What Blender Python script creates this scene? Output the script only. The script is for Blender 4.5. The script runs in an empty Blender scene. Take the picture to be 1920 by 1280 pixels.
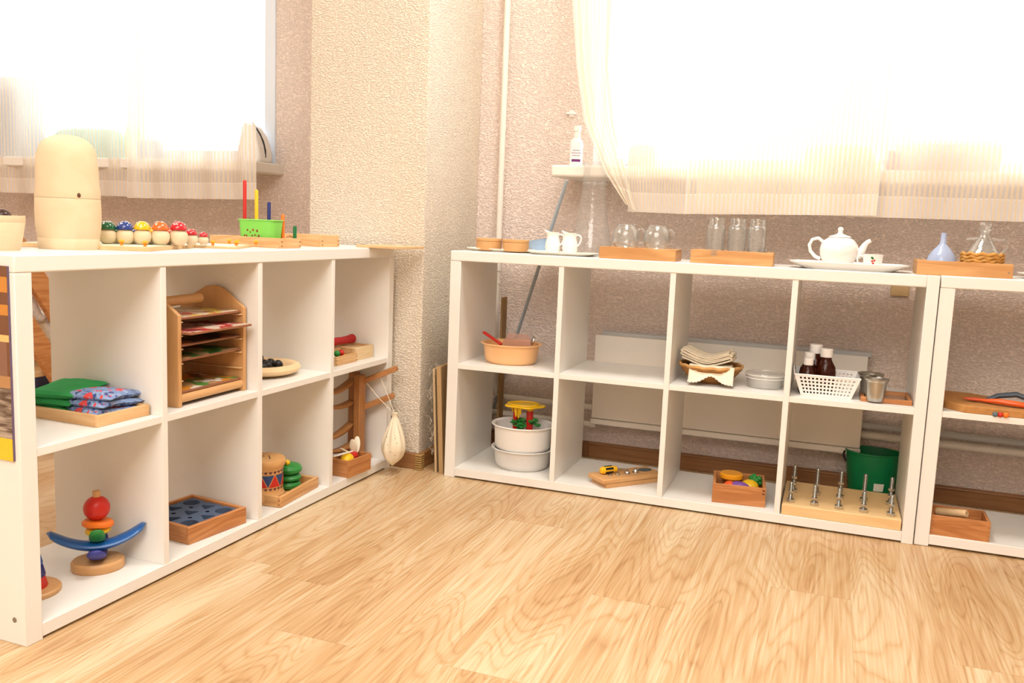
import bpy, bmesh, math, random
from mathutils import Vector, Matrix
PI = math.pi
random.seed(7)
SC = bpy.context.scene
COL = SC.collection

# ---------------- camera, world, lights, exposure ----------------
F = 1648.55; CAM = Vector((1.183, -2.657, .8557)); YAW, PIT, ROL = .3457, -.1323, -.0404
RM = Matrix.Rotation(YAW, 3, 'Z') @ Matrix.Rotation(PIT, 3, 'X') @ Matrix.Rotation(ROL, 3, 'Y')
cd = bpy.data.cameras.new('camera'); cam = bpy.data.objects.new('camera', cd); COL.objects.link(cam)
cd.sensor_width = 36; cd.lens = F*36/1920; cd.clip_start = .05
r_, f_, u_ = RM.col[0], RM.col[1], RM.col[2]
m3 = Matrix((r_, u_, -f_)).transposed()
cam.matrix_world = Matrix.Translation(CAM) @ m3.to_4x4()
SC.camera = cam
cd.dof.use_dof = False

w = bpy.data.worlds.new('world'); SC.world = w; w.use_nodes = True
bg = w.node_tree.nodes['Background']; bg.inputs[0].default_value = (.93, .97, 1, 1); bg.inputs[1].default_value = 6.5
SC.view_settings.view_transform = 'Standard'; SC.view_settings.look = 'None'
SC.view_settings.exposure = -0.5; SC.view_settings.gamma = 1; SC.view_settings.use_curve_mapping = False

def lamp(name, loc, size, power, color, rot=(0,0,0), sy=None, label=None):
    l = bpy.data.lights.new(name, 'AREA'); l.shape = 'RECTANGLE'; l.size = size; l.size_y = sy or size
    l.energy = power; l.color = color
    o = bpy.data.objects.new(name, l); o.location = loc; o.rotation_euler = rot; COL.objects.link(o)
    return o
lamp('ceiling_lamp_and_fill', (-1.9, -1.3, 2.74), .9, 34, (1, .98, .945))  # added unseen fill that lightens the left curtain and wall
lamp('ceiling_lamp_and_fill', (.8, -4.4, 2.74), 1.8, 130, (1, .98, .945))  # added unseen fill, reaching low through the cells to the back wall
# warm ceiling lamp over the shelves, then an added broad fill for the room
lamp('ceiling_lamp_and_fill', (.75, -.55, 2.74), .45, 46, (1, .98, .945))
lamp('ceiling_lamp_and_fill', (1.0, -3.0, 2.74), 1.8, 92, (1, .98, .945))

# ---------------- helpers ----------------
def dr(x, y): return RM @ Vector(((x-960)/F, 1, -(y-640)/F))
def atz(x, y, z): v = dr(x, y); return CAM + v*((z-CAM.z)/v.z)
def aty(x, y, Y): v = dr(x, y); return CAM + v*((Y-CAM.y)/v.y)
def atx(x, y, X): v = dr(x, y); return CAM + v*((X-CAM.x)/v.x)
def lin(c):
    if isinstance(c, str): c = tuple(int(c[i:i+2], 16)/255 for i in (0, 2, 4))
    return tuple(((v/12.92) if v <= .04045 else ((v+.055)/1.055)**2.4) for v in c[:3]) + (1,)

def newmat(name):
    m = bpy.data.materials.new(name); m.use_nodes = True
    nt = m.node_tree; return m, nt, nt.nodes['Principled BSDF'], nt.nodes, nt.links
def mat(name, c, rough=.5, metal=0, var=.06, scale=12, bump=0, bscale=200, trans=0, ior=1.45, coat=0, sss=0, spec=.5):
    m, nt, b, N, L = newmat(name)
    c = lin(c)
    tc = N.new('ShaderNodeTexCoord')
    n = N.new('ShaderNodeTexNoise'); n.inputs['Scale'].default_value = scale; n.inputs['Detail'].default_value = 3
    L.new(tc.outputs['Object'], n.inputs['Vector'])
    mx = N.new('ShaderNodeMix'); mx.data_type = 'RGBA'
    mx.inputs[6].default_value = tuple(v*(1-var) for v in c[:3])+(1,); mx.inputs[7].default_value = tuple(min(1, v*(1+var)) for v in c[:3])+(1,)
    L.new(n.outputs['Fac'], mx.inputs[0]); L.new(mx.outputs[2], b.inputs['Base Color'])
    b.inputs['Roughness'].default_value = rough; b.inputs['Metallic'].default_value = metal
    b.inputs['Transmission Weight'].default_value = trans; b.inputs['IOR'].default_value = ior
    b.inputs['Coat Weight'].default_value = coat; b.inputs['Specular IOR Level'].default_value = spec
    if bump:
        n2 = N.new('ShaderNodeTexNoise'); n2.inputs['Scale'].default_value = bscale; n2.inputs['Detail'].default_value = 2
        L.new(tc.outputs['Object'], n2.inputs['Vector'])
        bp = N.new('ShaderNodeBump'); bp.inputs['Strength'].default_value = bump; bp.inputs['Distance'].default_value = .002
        L.new(n2.outputs['Fac'], bp.inputs['Height']); L.new(bp.outputs[0], b.inputs['Normal'])
    return m
def wood(name, c1, c2, axis=0, scale=1.0, rough=.45, ringy=.5):
    """grain running along `axis` of the object"""
    m, nt, b, N, L = newmat(name)
    tc = N.new('ShaderNodeTexCoord'); mp = N.new('ShaderNodeMapping')
    s = [22*scale]*3; s[axis] = 2.2*scale; mp.inputs['Scale'].default_value = s
    oi = N.new('ShaderNodeObjectInfo'); vm = N.new('ShaderNodeVectorMath'); vm.operation = 'ADD'
    L.new(tc.outputs['Object'], vm.inputs[0]); L.new(oi.outputs['Random'], vm.inputs[1])
    L.new(vm.outputs[0], mp.inputs['Vector'])
    n = N.new('ShaderNodeTexNoise'); n.inputs['Scale'].default_value = 1; n.inputs['Detail'].default_value = 2; n.inputs['Distortion'].default_value = .6
    L.new(mp.outputs[0], n.inputs['Vector'])
    mu = N.new('ShaderNodeMath'); mu.operation = 'MULTIPLY'; mu.inputs[1].default_value = 38
    L.new(n.outputs['Fac'], mu.inputs[0])
    si = N.new('ShaderNodeMath'); si.operation = 'SINE'; L.new(mu.outputs[0], si.inputs[0])
    mr = N.new('ShaderNodeMapRange'); mr.inputs[1].default_value = -1; mr.inputs[2].default_value = 1
    mr.inputs[3].default_value = .5-ringy*.5; mr.inputs[4].default_value = .5+ringy*.5
    L.new(si.outputs[0], mr.inputs[0])
    n3 = N.new('ShaderNodeTexNoise'); n3.inputs['Scale'].default_value = 5; n3.inputs['Detail'].default_value = 4
    L.new(mp.outputs[0], n3.inputs['Vector'])
    ad = N.new('ShaderNodeMath'); ad.operation = 'MULTIPLY_ADD'; ad.inputs[1].default_value = .5; L.new(n3.outputs['Fac'], ad.inputs[0])
    mh = N.new('ShaderNodeMath'); mh.operation = 'MULTIPLY'; mh.inputs[1].default_value = .55; L.new(mr.outputs[0], mh.inputs[0]); L.new(mh.outputs[0], ad.inputs[2])
    mx = N.new('ShaderNodeMix'); mx.data_type = 'RGBA'; mx.inputs[6].default_value = lin(c1); mx.inputs[7].default_value = lin(c2)
    L.new(ad.outputs[0], mx.inputs[0]); L.new(mx.outputs[2], b.inputs['Base Color']); b.inputs['Roughness'].default_value = rough
    return m
def glass(name, tint=(.96, .98, .98), edge=.75, base=.06, body=None):
    """thin clear glass: passes light straight, mirrors more toward the rim"""
    m, nt, b, N, L = newmat(name); N.remove(b)
    tr = N.new('ShaderNodeBsdfTransparent'); tr.inputs[0].default_value = (*tint, 1)
    gl = N.new('ShaderNodeBsdfGlossy'); gl.inputs['Roughness'].default_value = .03
    lw = N.new('ShaderNodeLayerWeight'); lw.inputs[0].default_value = .28
    ns = N.new('ShaderNodeTexNoise'); ns.inputs['Scale'].default_value = 14
    bp = N.new('ShaderNodeBump'); bp.inputs['Strength'].default_value = .12; bp.inputs['Distance'].default_value = .01
    L.new(ns.outputs['Fac'], bp.inputs['Height']); L.new(bp.outputs[0], gl.inputs['Normal'])
    mr = N.new('ShaderNodeMapRange'); mr.inputs[3].default_value = base; mr.inputs[4].default_value = edge
    L.new(lw.outputs['Facing'], mr.inputs[0])
    mx = N.new('ShaderNodeMixShader'); L.new(mr.outputs[0], mx.inputs[0]); L.new(tr.outputs[0], mx.inputs[1]); L.new(gl.outputs[0], mx.inputs[2])
    out = N['Material Output']; last = mx
    if body:
        df = N.new('ShaderNodeBsdfDiffuse'); df.inputs[0].default_value = lin(body[0])
        m2 = N.new('ShaderNodeMixShader'); m2.inputs[0].default_value = body[1]
        L.new(mx.outputs[0], m2.inputs[1]); L.new(df.outputs[0], m2.inputs[2]); last = m2
    L.new(last.outputs[0], out.inputs[0])
    return m

class G:
    def __init__(s, M=None): s.bm = bmesh.new(); s.M = M or Matrix()
    def _t(s, vs, M=None):
        M = s.M @ (M or Matrix())
        for v in vs: v.co = M @ v.co
    def box(s, c, size, rz=0, rx=0, ry=0):
        r = bmesh.ops.create_cube(s.bm, size=1)
        M = Matrix.Translation(c) @ Matrix.Rotation(rz, 4, 'Z') @ Matrix.Rotation(ry, 4, 'Y') @ Matrix.Rotation(rx, 4, 'X') @ Matrix.Diagonal((*size, 1))
        s._t(r['verts'], M); return s
    def bb(s, x0, x1, y0, y1, z0, z1): return s.box(((x0+x1)/2, (y0+y1)/2, (z0+z1)/2), (x1-x0, y1-y0, z1-z0))
    def cyl(s, a, b, r0, r1=None, n=20):
        a, b = Vector(a), Vector(b); d = b-a
        r = bmesh.ops.create_cone(s.bm, cap_ends=True, segments=n, radius1=r0, radius2=r0 if r1 is None else r1, depth=d.length)
        M = Matrix.Translation((a+b)/2) @ d.to_track_quat('Z', 'Y').to_matrix().to_4x4()
        s._t(r['verts'], M); return s
    def ball(s, c, r, sc=(1, 1, 1), n=20, R=None):
        q = bmesh.ops.create_uvsphere(s.bm, u_segments=n, v_segments=max(8, n*2//3), radius=r)
        M = Matrix.Translation(c) @ (R or Matrix()) @ Matrix.Diagonal((*sc, 1)); s._t(q['verts'], M); return s
    def lathe(s, prof, c=(0, 0, 0), n=36, sx=1, sy=1, M=None):
        rings = []; T = Matrix.Translation(c) @ (M or Matrix())
        for r, z in prof:
            if r < 1e-5: rings.append([s.bm.verts.new(s.M @ T @ Vector((0, 0, z)))])
            else: rings.append([s.bm.verts.new(s.M @ T @ Vector((r*sx*math.cos(2*PI*i/n), r*sy*math.sin(2*PI*i/n), z))) for i in range(n)])
        for A, B in zip(rings, rings[1:]):
            for i in range(n):
                j = (i+1) % n
                if len(A) == 1 and len(B) == 1: continue
                if len(A) == 1: s.bm.faces.new((A[0], B[j], B[i]))
                elif len(B) == 1: s.bm.faces.new((A[i], A[j], B[0]))
                else: s.bm.faces.new((A[i], A[j], B[j], B[i]))
        return s
    def tube(s, pts, r, n=8, closed=False, flat=1.0):
        pts = [Vector(p) for p in pts]; rings = []; k = len(pts); up = Vector((0, 0, 1))
        prev = None
        for i, p in enumerate(pts):
            a = pts[(i-1) % k] if closed or i > 0 else p; b = pts[(i+1) % k] if closed or i < k-1 else p
            t = (b-a).normalized()
            if prev is None:
                x = t.cross(up)
                if x.length < .1: x = t.cross(Vector((1, 0, 0)))
            else: x = prev - t*prev.dot(t)
            x.normalize(); prev = x; y = t.cross(x)
            rr = r[i] if isinstance(r, (list, tuple)) else r
            rings.append([s.bm.verts.new(s.M @ (p + x*rr*math.cos(2*PI*j/n) + y*rr*flat*math.sin(2*PI*j/n))) for j in range(n)])
        for i in range(k if closed else k-1):
            A, B = rings[i], rings[(i+1) % k]
            for j in range(n): s.bm.faces.new((A[j], A[(j+1) % n], B[(j+1) % n], B[j]))
        if not closed:
            s.bm.faces.new(rings[0][::-1]); s.bm.faces.new(rings[-1])
        return s
    def prism(s, poly, h0, h1, M=None):
        """poly in local xy, extruded in z"""
        T = s.M @ (M or Matrix())
        A = [s.bm.verts.new(T @ Vector((x, y, h0))) for x, y in poly]; B = [s.bm.verts.new(T @ Vector((x, y, h1))) for x, y in poly]
        n = len(poly); s.bm.faces.new(A[::-1]); s.bm.faces.new(B)
        for i in range(n): s.bm.faces.new((A[i], A[(i+1) % n], B[(i+1) % n], B[i]))
        return s
    def grid(s, f, nu, nv, close_u=False, skip=None):
        V = [[s.bm.verts.new(s.M @ Vector(f(i/nu, j/nv))) for j in range(nv+1)] for i in range(nu if close_u else nu+1)]
        for i in range(nu):
            for j in range(nv):
                if skip and skip(i, j): continue
                a = V[i]; b = V[(i+1) % len(V)]
                s.bm.faces.new((a[j], b[j], b[j+1], a[j+1]))
        return s
    def done(s, name, m, parent=None, bevel=0, smooth=True, solid=0, sub=0, seg=2):
        bmesh.ops.recalc_face_normals(s.bm, faces=s.bm.faces)
        me = bpy.data.meshes.new(name)
        if smooth:
            for f in s.bm.faces: f.smooth = True
            for e in s.bm.edges:
                if len(e.link_faces) == 2 and e.calc_face_angle(0) > .6: e.smooth = False
        s.bm.to_mesh(me); s.bm.free(); me.materials.append(m)
        o = bpy.data.objects.new(name, me); COL.objects.link(o)
        if parent: o.parent = parent
        if solid: md = o.modifiers.new('solid', 'SOLIDIFY'); md.thickness = solid; md.offset = 0
        if bevel: md = o.modifiers.new('bevel', 'BEVEL'); md.width = bevel; md.segments = seg; md.limit_method = 'ANGLE'; md.angle_limit = .6
        if sub: md = o.modifiers.new('sub', 'SUBSURF'); md.levels = sub; md.render_levels = sub
        return o
def tag(o, label, cat, group=None):
    o['label'] = label; o['category'] = cat
    if group: o['group'] = group
    return o
def thing(name, label, cat, loc=(0, 0, 0), rz=0, group=None, rx=0, ry=0):
    o = bpy.data.objects.new(name, None); COL.objects.link(o); o.empty_display_size = .03
    o.location = loc; o.rotation_euler = (rx, ry, rz); return tag(o, label, cat, group)
def solo(o, label, cat, loc=(0, 0, 0), rz=0, group=None, rx=0, ry=0):
    o.location = loc; o.rotation_euler = (rx, ry, rz); return tag(o, label, cat, group)
def struct(g, name, m, **k):
    o = g.done(name, m, **k); o['kind'] = 'structure'; return o
def dup(root, loc, rz, label, group=None, sc=1):
    r = root.copy(); COL.objects.link(r); r.location = loc; r.rotation_euler = (0, 0, rz); r['label'] = label; r.scale = (sc, sc, sc)
    if group: r['group'] = group
    for ch in list(root.children):
        c = ch.copy(); COL.objects.link(c); c.parent = r
        for g in ch.children:
            d = g.copy(); COL.objects.link(d); d.parent = c
    return r

# ---------------- materials ----------------
M = {}
M['shelf'] = mat('white_laminate', 'ECE9E2', .35, var=.015, scale=3)
M['wall'] = None
def stucco(name, col, strength=1.0):
    m, nt, b, N, L = newmat(name)
    tc = N.new('ShaderNodeTexCoord'); mp = N.new('ShaderNodeMapping'); mp.inputs['Scale'].default_value = (1, 1, 1.7)
    L.new(tc.outputs['Object'], mp.inputs['Vector'])
    n = N.new('ShaderNodeTexNoise'); n.inputs['Scale'].default_value = 125; n.inputs['Detail'].default_value = 2.5; n.inputs['Distortion'].default_value = .5
    n2 = N.new('ShaderNodeTexNoise'); n2.inputs['Scale'].default_value = 4; n2.inputs['Detail'].default_value = 3
    L.new(mp.outputs[0], n.inputs['Vector']); L.new(tc.outputs['Object'], n2.inputs['Vector'])
    mr = N.new('ShaderNodeMapRange'); mr.inputs[1].default_value = .38; mr.inputs[2].default_value = .62; L.new(n.outputs['Fac'], mr.inputs[0])
    bp = N.new('ShaderNodeBump'); bp.inputs['Strength'].default_value = strength; bp.inputs['Distance'].default_value = .0032
    L.new(mr.outputs[0], bp.inputs['Height']); L.new(bp.outputs[0], b.inputs['Normal'])
    c = lin(col); mx = N.new('ShaderNodeMix'); mx.data_type = 'RGBA'
    mx.inputs[6].default_value = tuple(v*.82 for v in c[:3])+(1,); mx.inputs[7].default_value = tuple(min(1, v*1.08) for v in c[:3])+(1,)
    fm = N.new('ShaderNodeMath'); fm.operation = 'MULTIPLY_ADD'; fm.inputs[1].default_value = .75; L.new(mr.outputs[0], fm.inputs[0]); fm2 = N.new('ShaderNodeMath'); fm2.operation = 'MULTIPLY'; fm2.inputs[1].default_value = .35; L.new(n2.outputs['Fac'], fm2.inputs[0]); L.new(fm2.outputs[0], fm.inputs[2])
    L.new(fm.outputs[0], mx.inputs[0]); L.new(mx.outputs[2], b.inputs['Base Color']); b.inputs['Roughness'].default_value = .75
    return m
M['wall'] = stucco('pink_beige_stucco_wallpaper', 'F7E4D8')
M['pillar'] = stucco('warm_lit_stucco_wallpaper', 'F5E8D4')  # same wallpaper as the wall, yellowed to carry the warm room light

def floor_mat():
    m, nt, b, N, L = newmat('oak_laminate')
    tc = N.new('ShaderNodeTexCoord'); sp = N.new('ShaderNodeSeparateXYZ'); L.new(tc.outputs['Object'], sp.inputs[0])
    def ma(op, a, bb=None, c=None):
        n = N.new('ShaderNodeMath'); n.operation = op
        for i, v in enumerate((a, bb, c)):
            if v is None: continue
            if isinstance(v, (int, float)): n.inputs[i].default_value = v
            else: L.new(v, n.inputs[i])
        return n.outputs[0]
    PW = .192; PL = 1.29
    xs = ma('DIVIDE', ma('ADD', sp.outputs[0], 10.04), PW); ix = ma('FLOOR', xs); fx = ma('FRACT', xs)
    wn = N.new('ShaderNodeTexWhiteNoise'); wn.noise_dimensions = '1D'; L.new(ix, wn.inputs['W'])
    ys = ma('ADD', ma('DIVIDE', ma('ADD', sp.outputs[1], 20), PL), ma('MULTIPLY', wn.outputs['Value'], 1)); iy = ma('FLOOR', ys); fy = ma('FRACT', ys)
    wn2 = N.new('ShaderNodeTexWhiteNoise'); wn2.noise_dimensions = '2D'; cb = N.new('ShaderNodeCombineXYZ'); L.new(ix, cb.inputs[0]); L.new(iy, cb.inputs[1]); L.new(cb.outputs[0], wn2.inputs['Vector'])
    # grain coordinates, shifted per board
    cv = N.new('ShaderNodeCombineXYZ'); L.new(ma('MULTIPLY', sp.outputs[0], 7.5), cv.inputs[0]); L.new(ma('MULTIPLY', sp.outputs[1], 1.0), cv.inputs[1]); L.new(ma('MULTIPLY', wn2.outputs['Value'], 40), cv.inputs[2])
    n = N.new('ShaderNodeTexNoise'); n.inputs['Scale'].default_value = 1; n.inputs['Detail'].default_value = 1.5; n.inputs['Distortion'].default_value = .5; L.new(cv.outputs[0], n.inputs['Vector'])
    rings = ma('ABSOLUTE', ma('SINE', ma('MULTIPLY', n.outputs['Fac'], 68)))
    cv2 = N.new('ShaderNodeCombineXYZ'); L.new(ma('MULTIPLY', sp.outputs[0], 170), cv2.inputs[0]); L.new(ma('MULTIPLY', sp.outputs[1], 4.5), cv2.inputs[1]); L.new(ma('MULTIPLY', wn2.outputs['Value'], 40), cv2.inputs[2])
    n2 = N.new('ShaderNodeTexNoise'); n2.inputs['Scale'].default_value = 1; n2.inputs['Detail'].default_value = 4; L.new(cv2.outputs[0], n2.inputs['Vector'])
    v = ma('ADD', ma('MULTIPLY', ma('POWER', ma('SUBTRACT', 1, rings), 1.8), .18), ma('MULTIPLY', ma('SUBTRACT', n2.outputs['Fac'], .5), .75))
    v = ma('ADD', v, ma('MULTIPLY', ma('SUBTRACT', n.outputs['Fac'], .13), .85)); v = ma('ADD', v, ma('MULTIPLY', ma('SUBTRACT', wn2.outputs['Value'], .5), .13))
    cr = N.new('ShaderNodeValToRGB'); e = cr.color_ramp.elements
    e[0].position = .12; e[0].color = lin('DBC5A0'); e[1].position = .88; e[1].color = lin('9A6A3A')
    k = e.new(.45); k.color = lin('C5A073')
    L.new(v, cr.inputs[0])
    sx = ma('LESS_THAN', ma('MINIMUM', fx, ma('SUBTRACT', 1, fx)), .006); sy = ma('LESS_THAN', ma('MINIMUM', fy, ma('SUBTRACT', 1, fy)), .0012)
    seam = ma('MAXIMUM', sx, sy)
    mx = N.new('ShaderNodeMix'); mx.data_type = 'RGBA'; L.new(ma('MULTIPLY', seam, .16), mx.inputs[0]); L.new(cr.outputs[0], mx.inputs[6]); mx.inputs[7].default_value = lin('8A5A30')
    L.new(mx.outputs[2], b.inputs['Base Color']); b.inputs['Roughness'].default_value = .34
    bp = N.new('ShaderNodeBump'); bp.inputs['Strength'].default_value = .12; bp.inputs['Distance'].default_value = .001
    L.new(n2.outputs['Fac'], bp.inputs['Height']); L.new(bp.outputs[0], b.inputs['Normal'])
    return m
M['floor'] = floor_mat()
M['base'] = wood('brown_wood_skirting', 'A5764A', '7C5230', 0, .6, .4)
M['white'] = mat('white_plastic', 'F2EFEA', .3, var=.01)
M['paint'] = mat('white_enamel', 'E9E2D6', .4, var=.03)
M['grey'] = mat('grey_enamel', 'B9BAB8', .4, var=.03)
M['pvc'] = mat('white_window_frame', 'DDE4EE', .35, var=.02)
M['pine'] = wood('pine', 'EBC692', 'C8935A', 0, .9, .45, .65)
M['piney'] = wood('pine_across', 'EBC692', 'C8935A', 1, .9, .45, .65)
M['honey'] = wood('honey_wood', 'E3B277', 'B57A3E', 0, .8, .4, .7)
M['honeyy'] = wood('honey_wood_across', 'E3B277', 'B57A3E', 1, .8, .4, .7)
M['orangew'] = wood('orange_stained_wood', 'D3945A', '9E5C2A', 0, 1.2, .42, .7)
M['orangewy'] = wood('orange_stained_wood_across', 'D3945A', '9E5C2A', 1, 1.2, .42, .7)
M['beech'] = wood('beech_wood', 'DDAE78', 'C48F55', 0, 1, .45, .25)
M['beechz'] = wood('beech_wood_upright', 'DDAE78', 'C48F55', 2, 1, .45, .25)
M['oakz'] = wood('oak_wood_upright', 'BE8550', '94602F', 2, 1, .45)
M['oak'] = wood('oak_wood', 'BE8550', '94602F', 0, 1, .45)
M['linden'] = wood('raw_linden_wood', 'E8D4B2', 'D8BE96', 0, .35, .6, .3)
M['birch'] = wood('birch_plywood', 'E6C79A', 'D1A871', 0, .7, .5, .3)
M['brownply'] = wood('brown_puzzle_board', 'A86E48', '7C4A30', 0, 1, .5, .3)
M['steel'] = mat('steel', 'C9C7C2', .22, 1, var=.05)
M['zinc'] = mat('galvanised_tin', 'B5B3AC', .32, 1, var=.15, scale=60)
M['darkmetal'] = mat('grey_zinc_bolt', '9A9A94', .3, .9, var=.1)
M['porcelain'] = mat('white_porcelain', 'F7F4EE', .12, coat=.4, var=.01)
M['glass'] = glass('clear_glass', body=('FFFFFF', .04))  # small white diffuse share stands in for bright reflections
M['glass2'] = glass('clear_plastic', (.97, .98, .98), .5, .05, ('FFFFFF', .045))
for n, c, rg in [('green', '2E8B3C', .35), ('red', 'C8281E', .35), ('yellow', 'F0C220', .35), ('orange', 'EE7A22', .35), ('blue', '1F58A8', .35), ('navy', '232B6E', .4), ('purple', '7A4FA0', .4),
                 ('lime', '86D95C', .35), ('black', '1C1A1A', .4), ('dkgreen', '0E6B35', .4), ('bucket', '057A45', .4), ('peach', 'F2BE86', .35), ('skyblue', 'A9C6E4', .35), ('ivory', 'EDE3CE', .5), ('mirrorgrey', 'BFC3C2', .3), ('violet', '3A3D8F', .45), ('brown', '5A3620', .5), ('choc', '3A2018', .3)]:
    M[n] = mat(n+'_paint', c, rg, var=.05)
# ---------------- room ----------------
YW = .50
CH = 2.75
XL, XR, YB = -3.4, 4.2, -5.2
def opening_wall(g, x0, x1, holes, y0, y1):
    xs = x0
    for hx0, hx1, hz0, hz1 in holes:
        g.bb(xs, hx0, y0, y1, 0, CH); g.bb(hx0, hx1, y0, y1, 0, hz0); g.bb(hx0, hx1, y0, y1, hz1, CH); xs = hx1
    g.bb(xs, x1, y0, y1, 0, CH)
SILL = 1.062
W1 = (-2.9, -1.03, SILL, 2.35); W2 = (.33, 2.75, SILL, 2.35)
g = G(); opening_wall(g, XL, XR, [W1, W2], YW, YW+.30); struct(g, 'wall_back', M['wall'], smooth=False)
g = G().bb(-.567, -.118, .04, YW, 0, CH); struct(g, 'wall_pillar', M['pillar'], smooth=False, bevel=.004)
g = G().bb(XL-.1, XL, YB, YW+.3, 0, CH); struct(g, 'wall_left', M['wall'], smooth=False)
g = G().bb(XR, XR+.1, YB, YW+.3, 0, CH); struct(g, 'wall_right', M['wall'], smooth=False)
g = G().bb(XL, XR, YB-.1, YB, 0, CH); struct(g, 'wall_front', M['wall'], smooth=False)
g = G().bb(XL, XR, YB, YW+.3, CH, CH+.1); struct(g, 'ceiling', mat('white_ceiling', 'F3EEE6', .8), smooth=False)
g = G().bb(XL, XR, YB, YW+.3, -.1, 0); struct(g, 'floor', M['floor'], smooth=False)
# skirting
g = G().bb(-.10, XR, YW-.016, YW, 0, .058).bb(-.10, XR, YW-.02, YW-.001, .048, .056); struct(g, 'baseboard_back', M['base'], bevel=.003)
g = G().bb(-.583, -.10, .024, .04, 0, .056); struct(g, 'baseboard_pillar_front', M['base'], bevel=.003)
g = G().bb(-.118, -.102, .03, YW-.02, 0, .056); struct(g, 'baseboard_pillar_side', wood('skirting_side', 'B5854F', '8E6238', 1, .6), bevel=.003)
g = G()
for k in range(7): g.box((-.107, .029, .004+k*.008), (.026, .026, .0062))
struct(g, 'trim_1', mat('skirting_corner_cap', 'A8854E', .5), bevel=.002)
g = G().bb(.355, .375, YW-.022, YW-.014, .001, .058); struct(g, 'trim_2', mat('skirting_joint', '7E5534', .5), bevel=.001)
g = G().bb(XL, -.567, YW-.016, YW, 0, .058); struct(g, 'baseboard_left', M['base'], bevel=.003)

# windows: white frames, panes and mullions
def window(n, W, mull, y=YW+.13):
    x0, x1, z0, z1 = W
    g = G()
    t = .055
    g.bb(x0, x0+t, y, y+.06, z0, z1).bb(x1-t, x1, y, y+.06, z0, z1).bb(x0+t, x1-t, y, y+.06, z0, z0+t).bb(x0+t, x1-t, y, y+.06, z1-t, z1)
    for m in mull: g.bb(m-.045, m+.045, y-.01, y+.06, z0+t, z1-t)
    fr = struct(g, 'window_%d' % n, M['pvc'], bevel=.004)
    g = G().bb(x0+t, x1-t, y+.025, y+.029, z0+t, z1-t); gl = g.done('pane', glass('window_glass', (.98, .99, 1), .3, .02), fr)
    return fr
window(1, W1, [-1.75], YW-.004); window(2, W2, [1.35])
g = G().bb(-2.95, -.99, .25, YW+.13, SILL-.042, SILL)
s1 = struct(g, 'window_sill_1', M['paint'], bevel=.006)
g = G().bb(.245, 2.85, .27, YW+.13, SILL-.038, SILL+.002)
s2 = struct(g, 'window_sill_2', M['paint'], bevel=.008, seg=3)

for x, y, sx, sy in ((1.45, YW+.22, 2.3, 1.25), (-1.96, YW+.22, 1.8, 1.25)):
    l = bpy.data.lights.new('window_portal', 'AREA'); l.shape = 'RECTANGLE'; l.size = sx; l.size_y = sy
    l.cycles.is_portal = True
    o = bpy.data.objects.new('window_portal', l); o.location = (x, y, 1.7); o.rotation_euler = (PI/2, 0, PI); COL.objects.link(o)

# ---------------- curtains ----------------
def curtain_mat(name):
    m, nt, b, N, L = newmat(name); N.remove(b)
    tc = N.new('ShaderNodeUVMap'); sp = N.new('ShaderNodeSeparateXYZ'); L.new(tc.outputs[0], sp.inputs[0])
    def ma(op, a, bb=None, c=None):
        n = N.new('ShaderNodeMath'); n.operation = op
        for i, v in enumerate((a, bb, c)):
            if v is None: continue
            if isinstance(v, (int, float)): n.inputs[i].default_value = v
            else: L.new(v, n.inputs[i])
        return n.outputs[0]
    u = sp.outputs[0]; v = sp.outputs[1]
    st = ma('GREATER_THAN', ma('FRACT', ma('DIVIDE', u, .0165)), .48)      # dense ribs alternate with open gauze
    th = ma('GREATER_THAN', ma('FRACT', ma('DIVIDE', u, .0033)), .5)
    hem = ma('LESS_THAN', v, .062); hl = ma('LESS_THAN', ma('ABSOLUTE', ma('SUBTRACT', v, .062)), .0022)
    op = ma('ADD', .52, ma('MULTIPLY', st, .26)); op = ma('ADD', op, ma('MULTIPLY', th, .07)); op = ma('ADD', op, ma('MULTIPLY', hem, .22)); op = ma('ADD', op, ma('MULTIPLY', hl, .2))
    op = ma('MINIMUM', op, .93)
    cm = N.new('ShaderNodeMix'); cm.data_type = 'RGBA'; L.new(st, cm.inputs[0]); cm.inputs[6].default_value = lin('FBFAFA'); cm.inputs[7].default_value = lin('F9EBD2')
    tr = N.new('ShaderNodeBsdfTransparent'); df = N.new('ShaderNodeBsdfDiffuse'); tl = N.new('ShaderNodeBsdfTranslucent')
    L.new(cm.outputs[2], df.inputs[0]); L.new(cm.outputs[2], tl.inputs[0])
    m1 = N.new('ShaderNodeMixShader'); m1.inputs[0].default_value = .42; L.new(df.outputs[0], m1.inputs[1]); L.new(tl.outputs[0], m1.inputs[2])
    m2 = N.new('ShaderNodeMixShader'); L.new(op, m2.inputs[0]); L.new(tr.outputs[0], m2.inputs[1]); L.new(m1.outputs[0], m2.inputs[2])
    L.new(m2.outputs[0], N['Material Output'].inputs[0]); return m
M['curtain'] = curtain_mat('striped_sheer_curtain')
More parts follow.
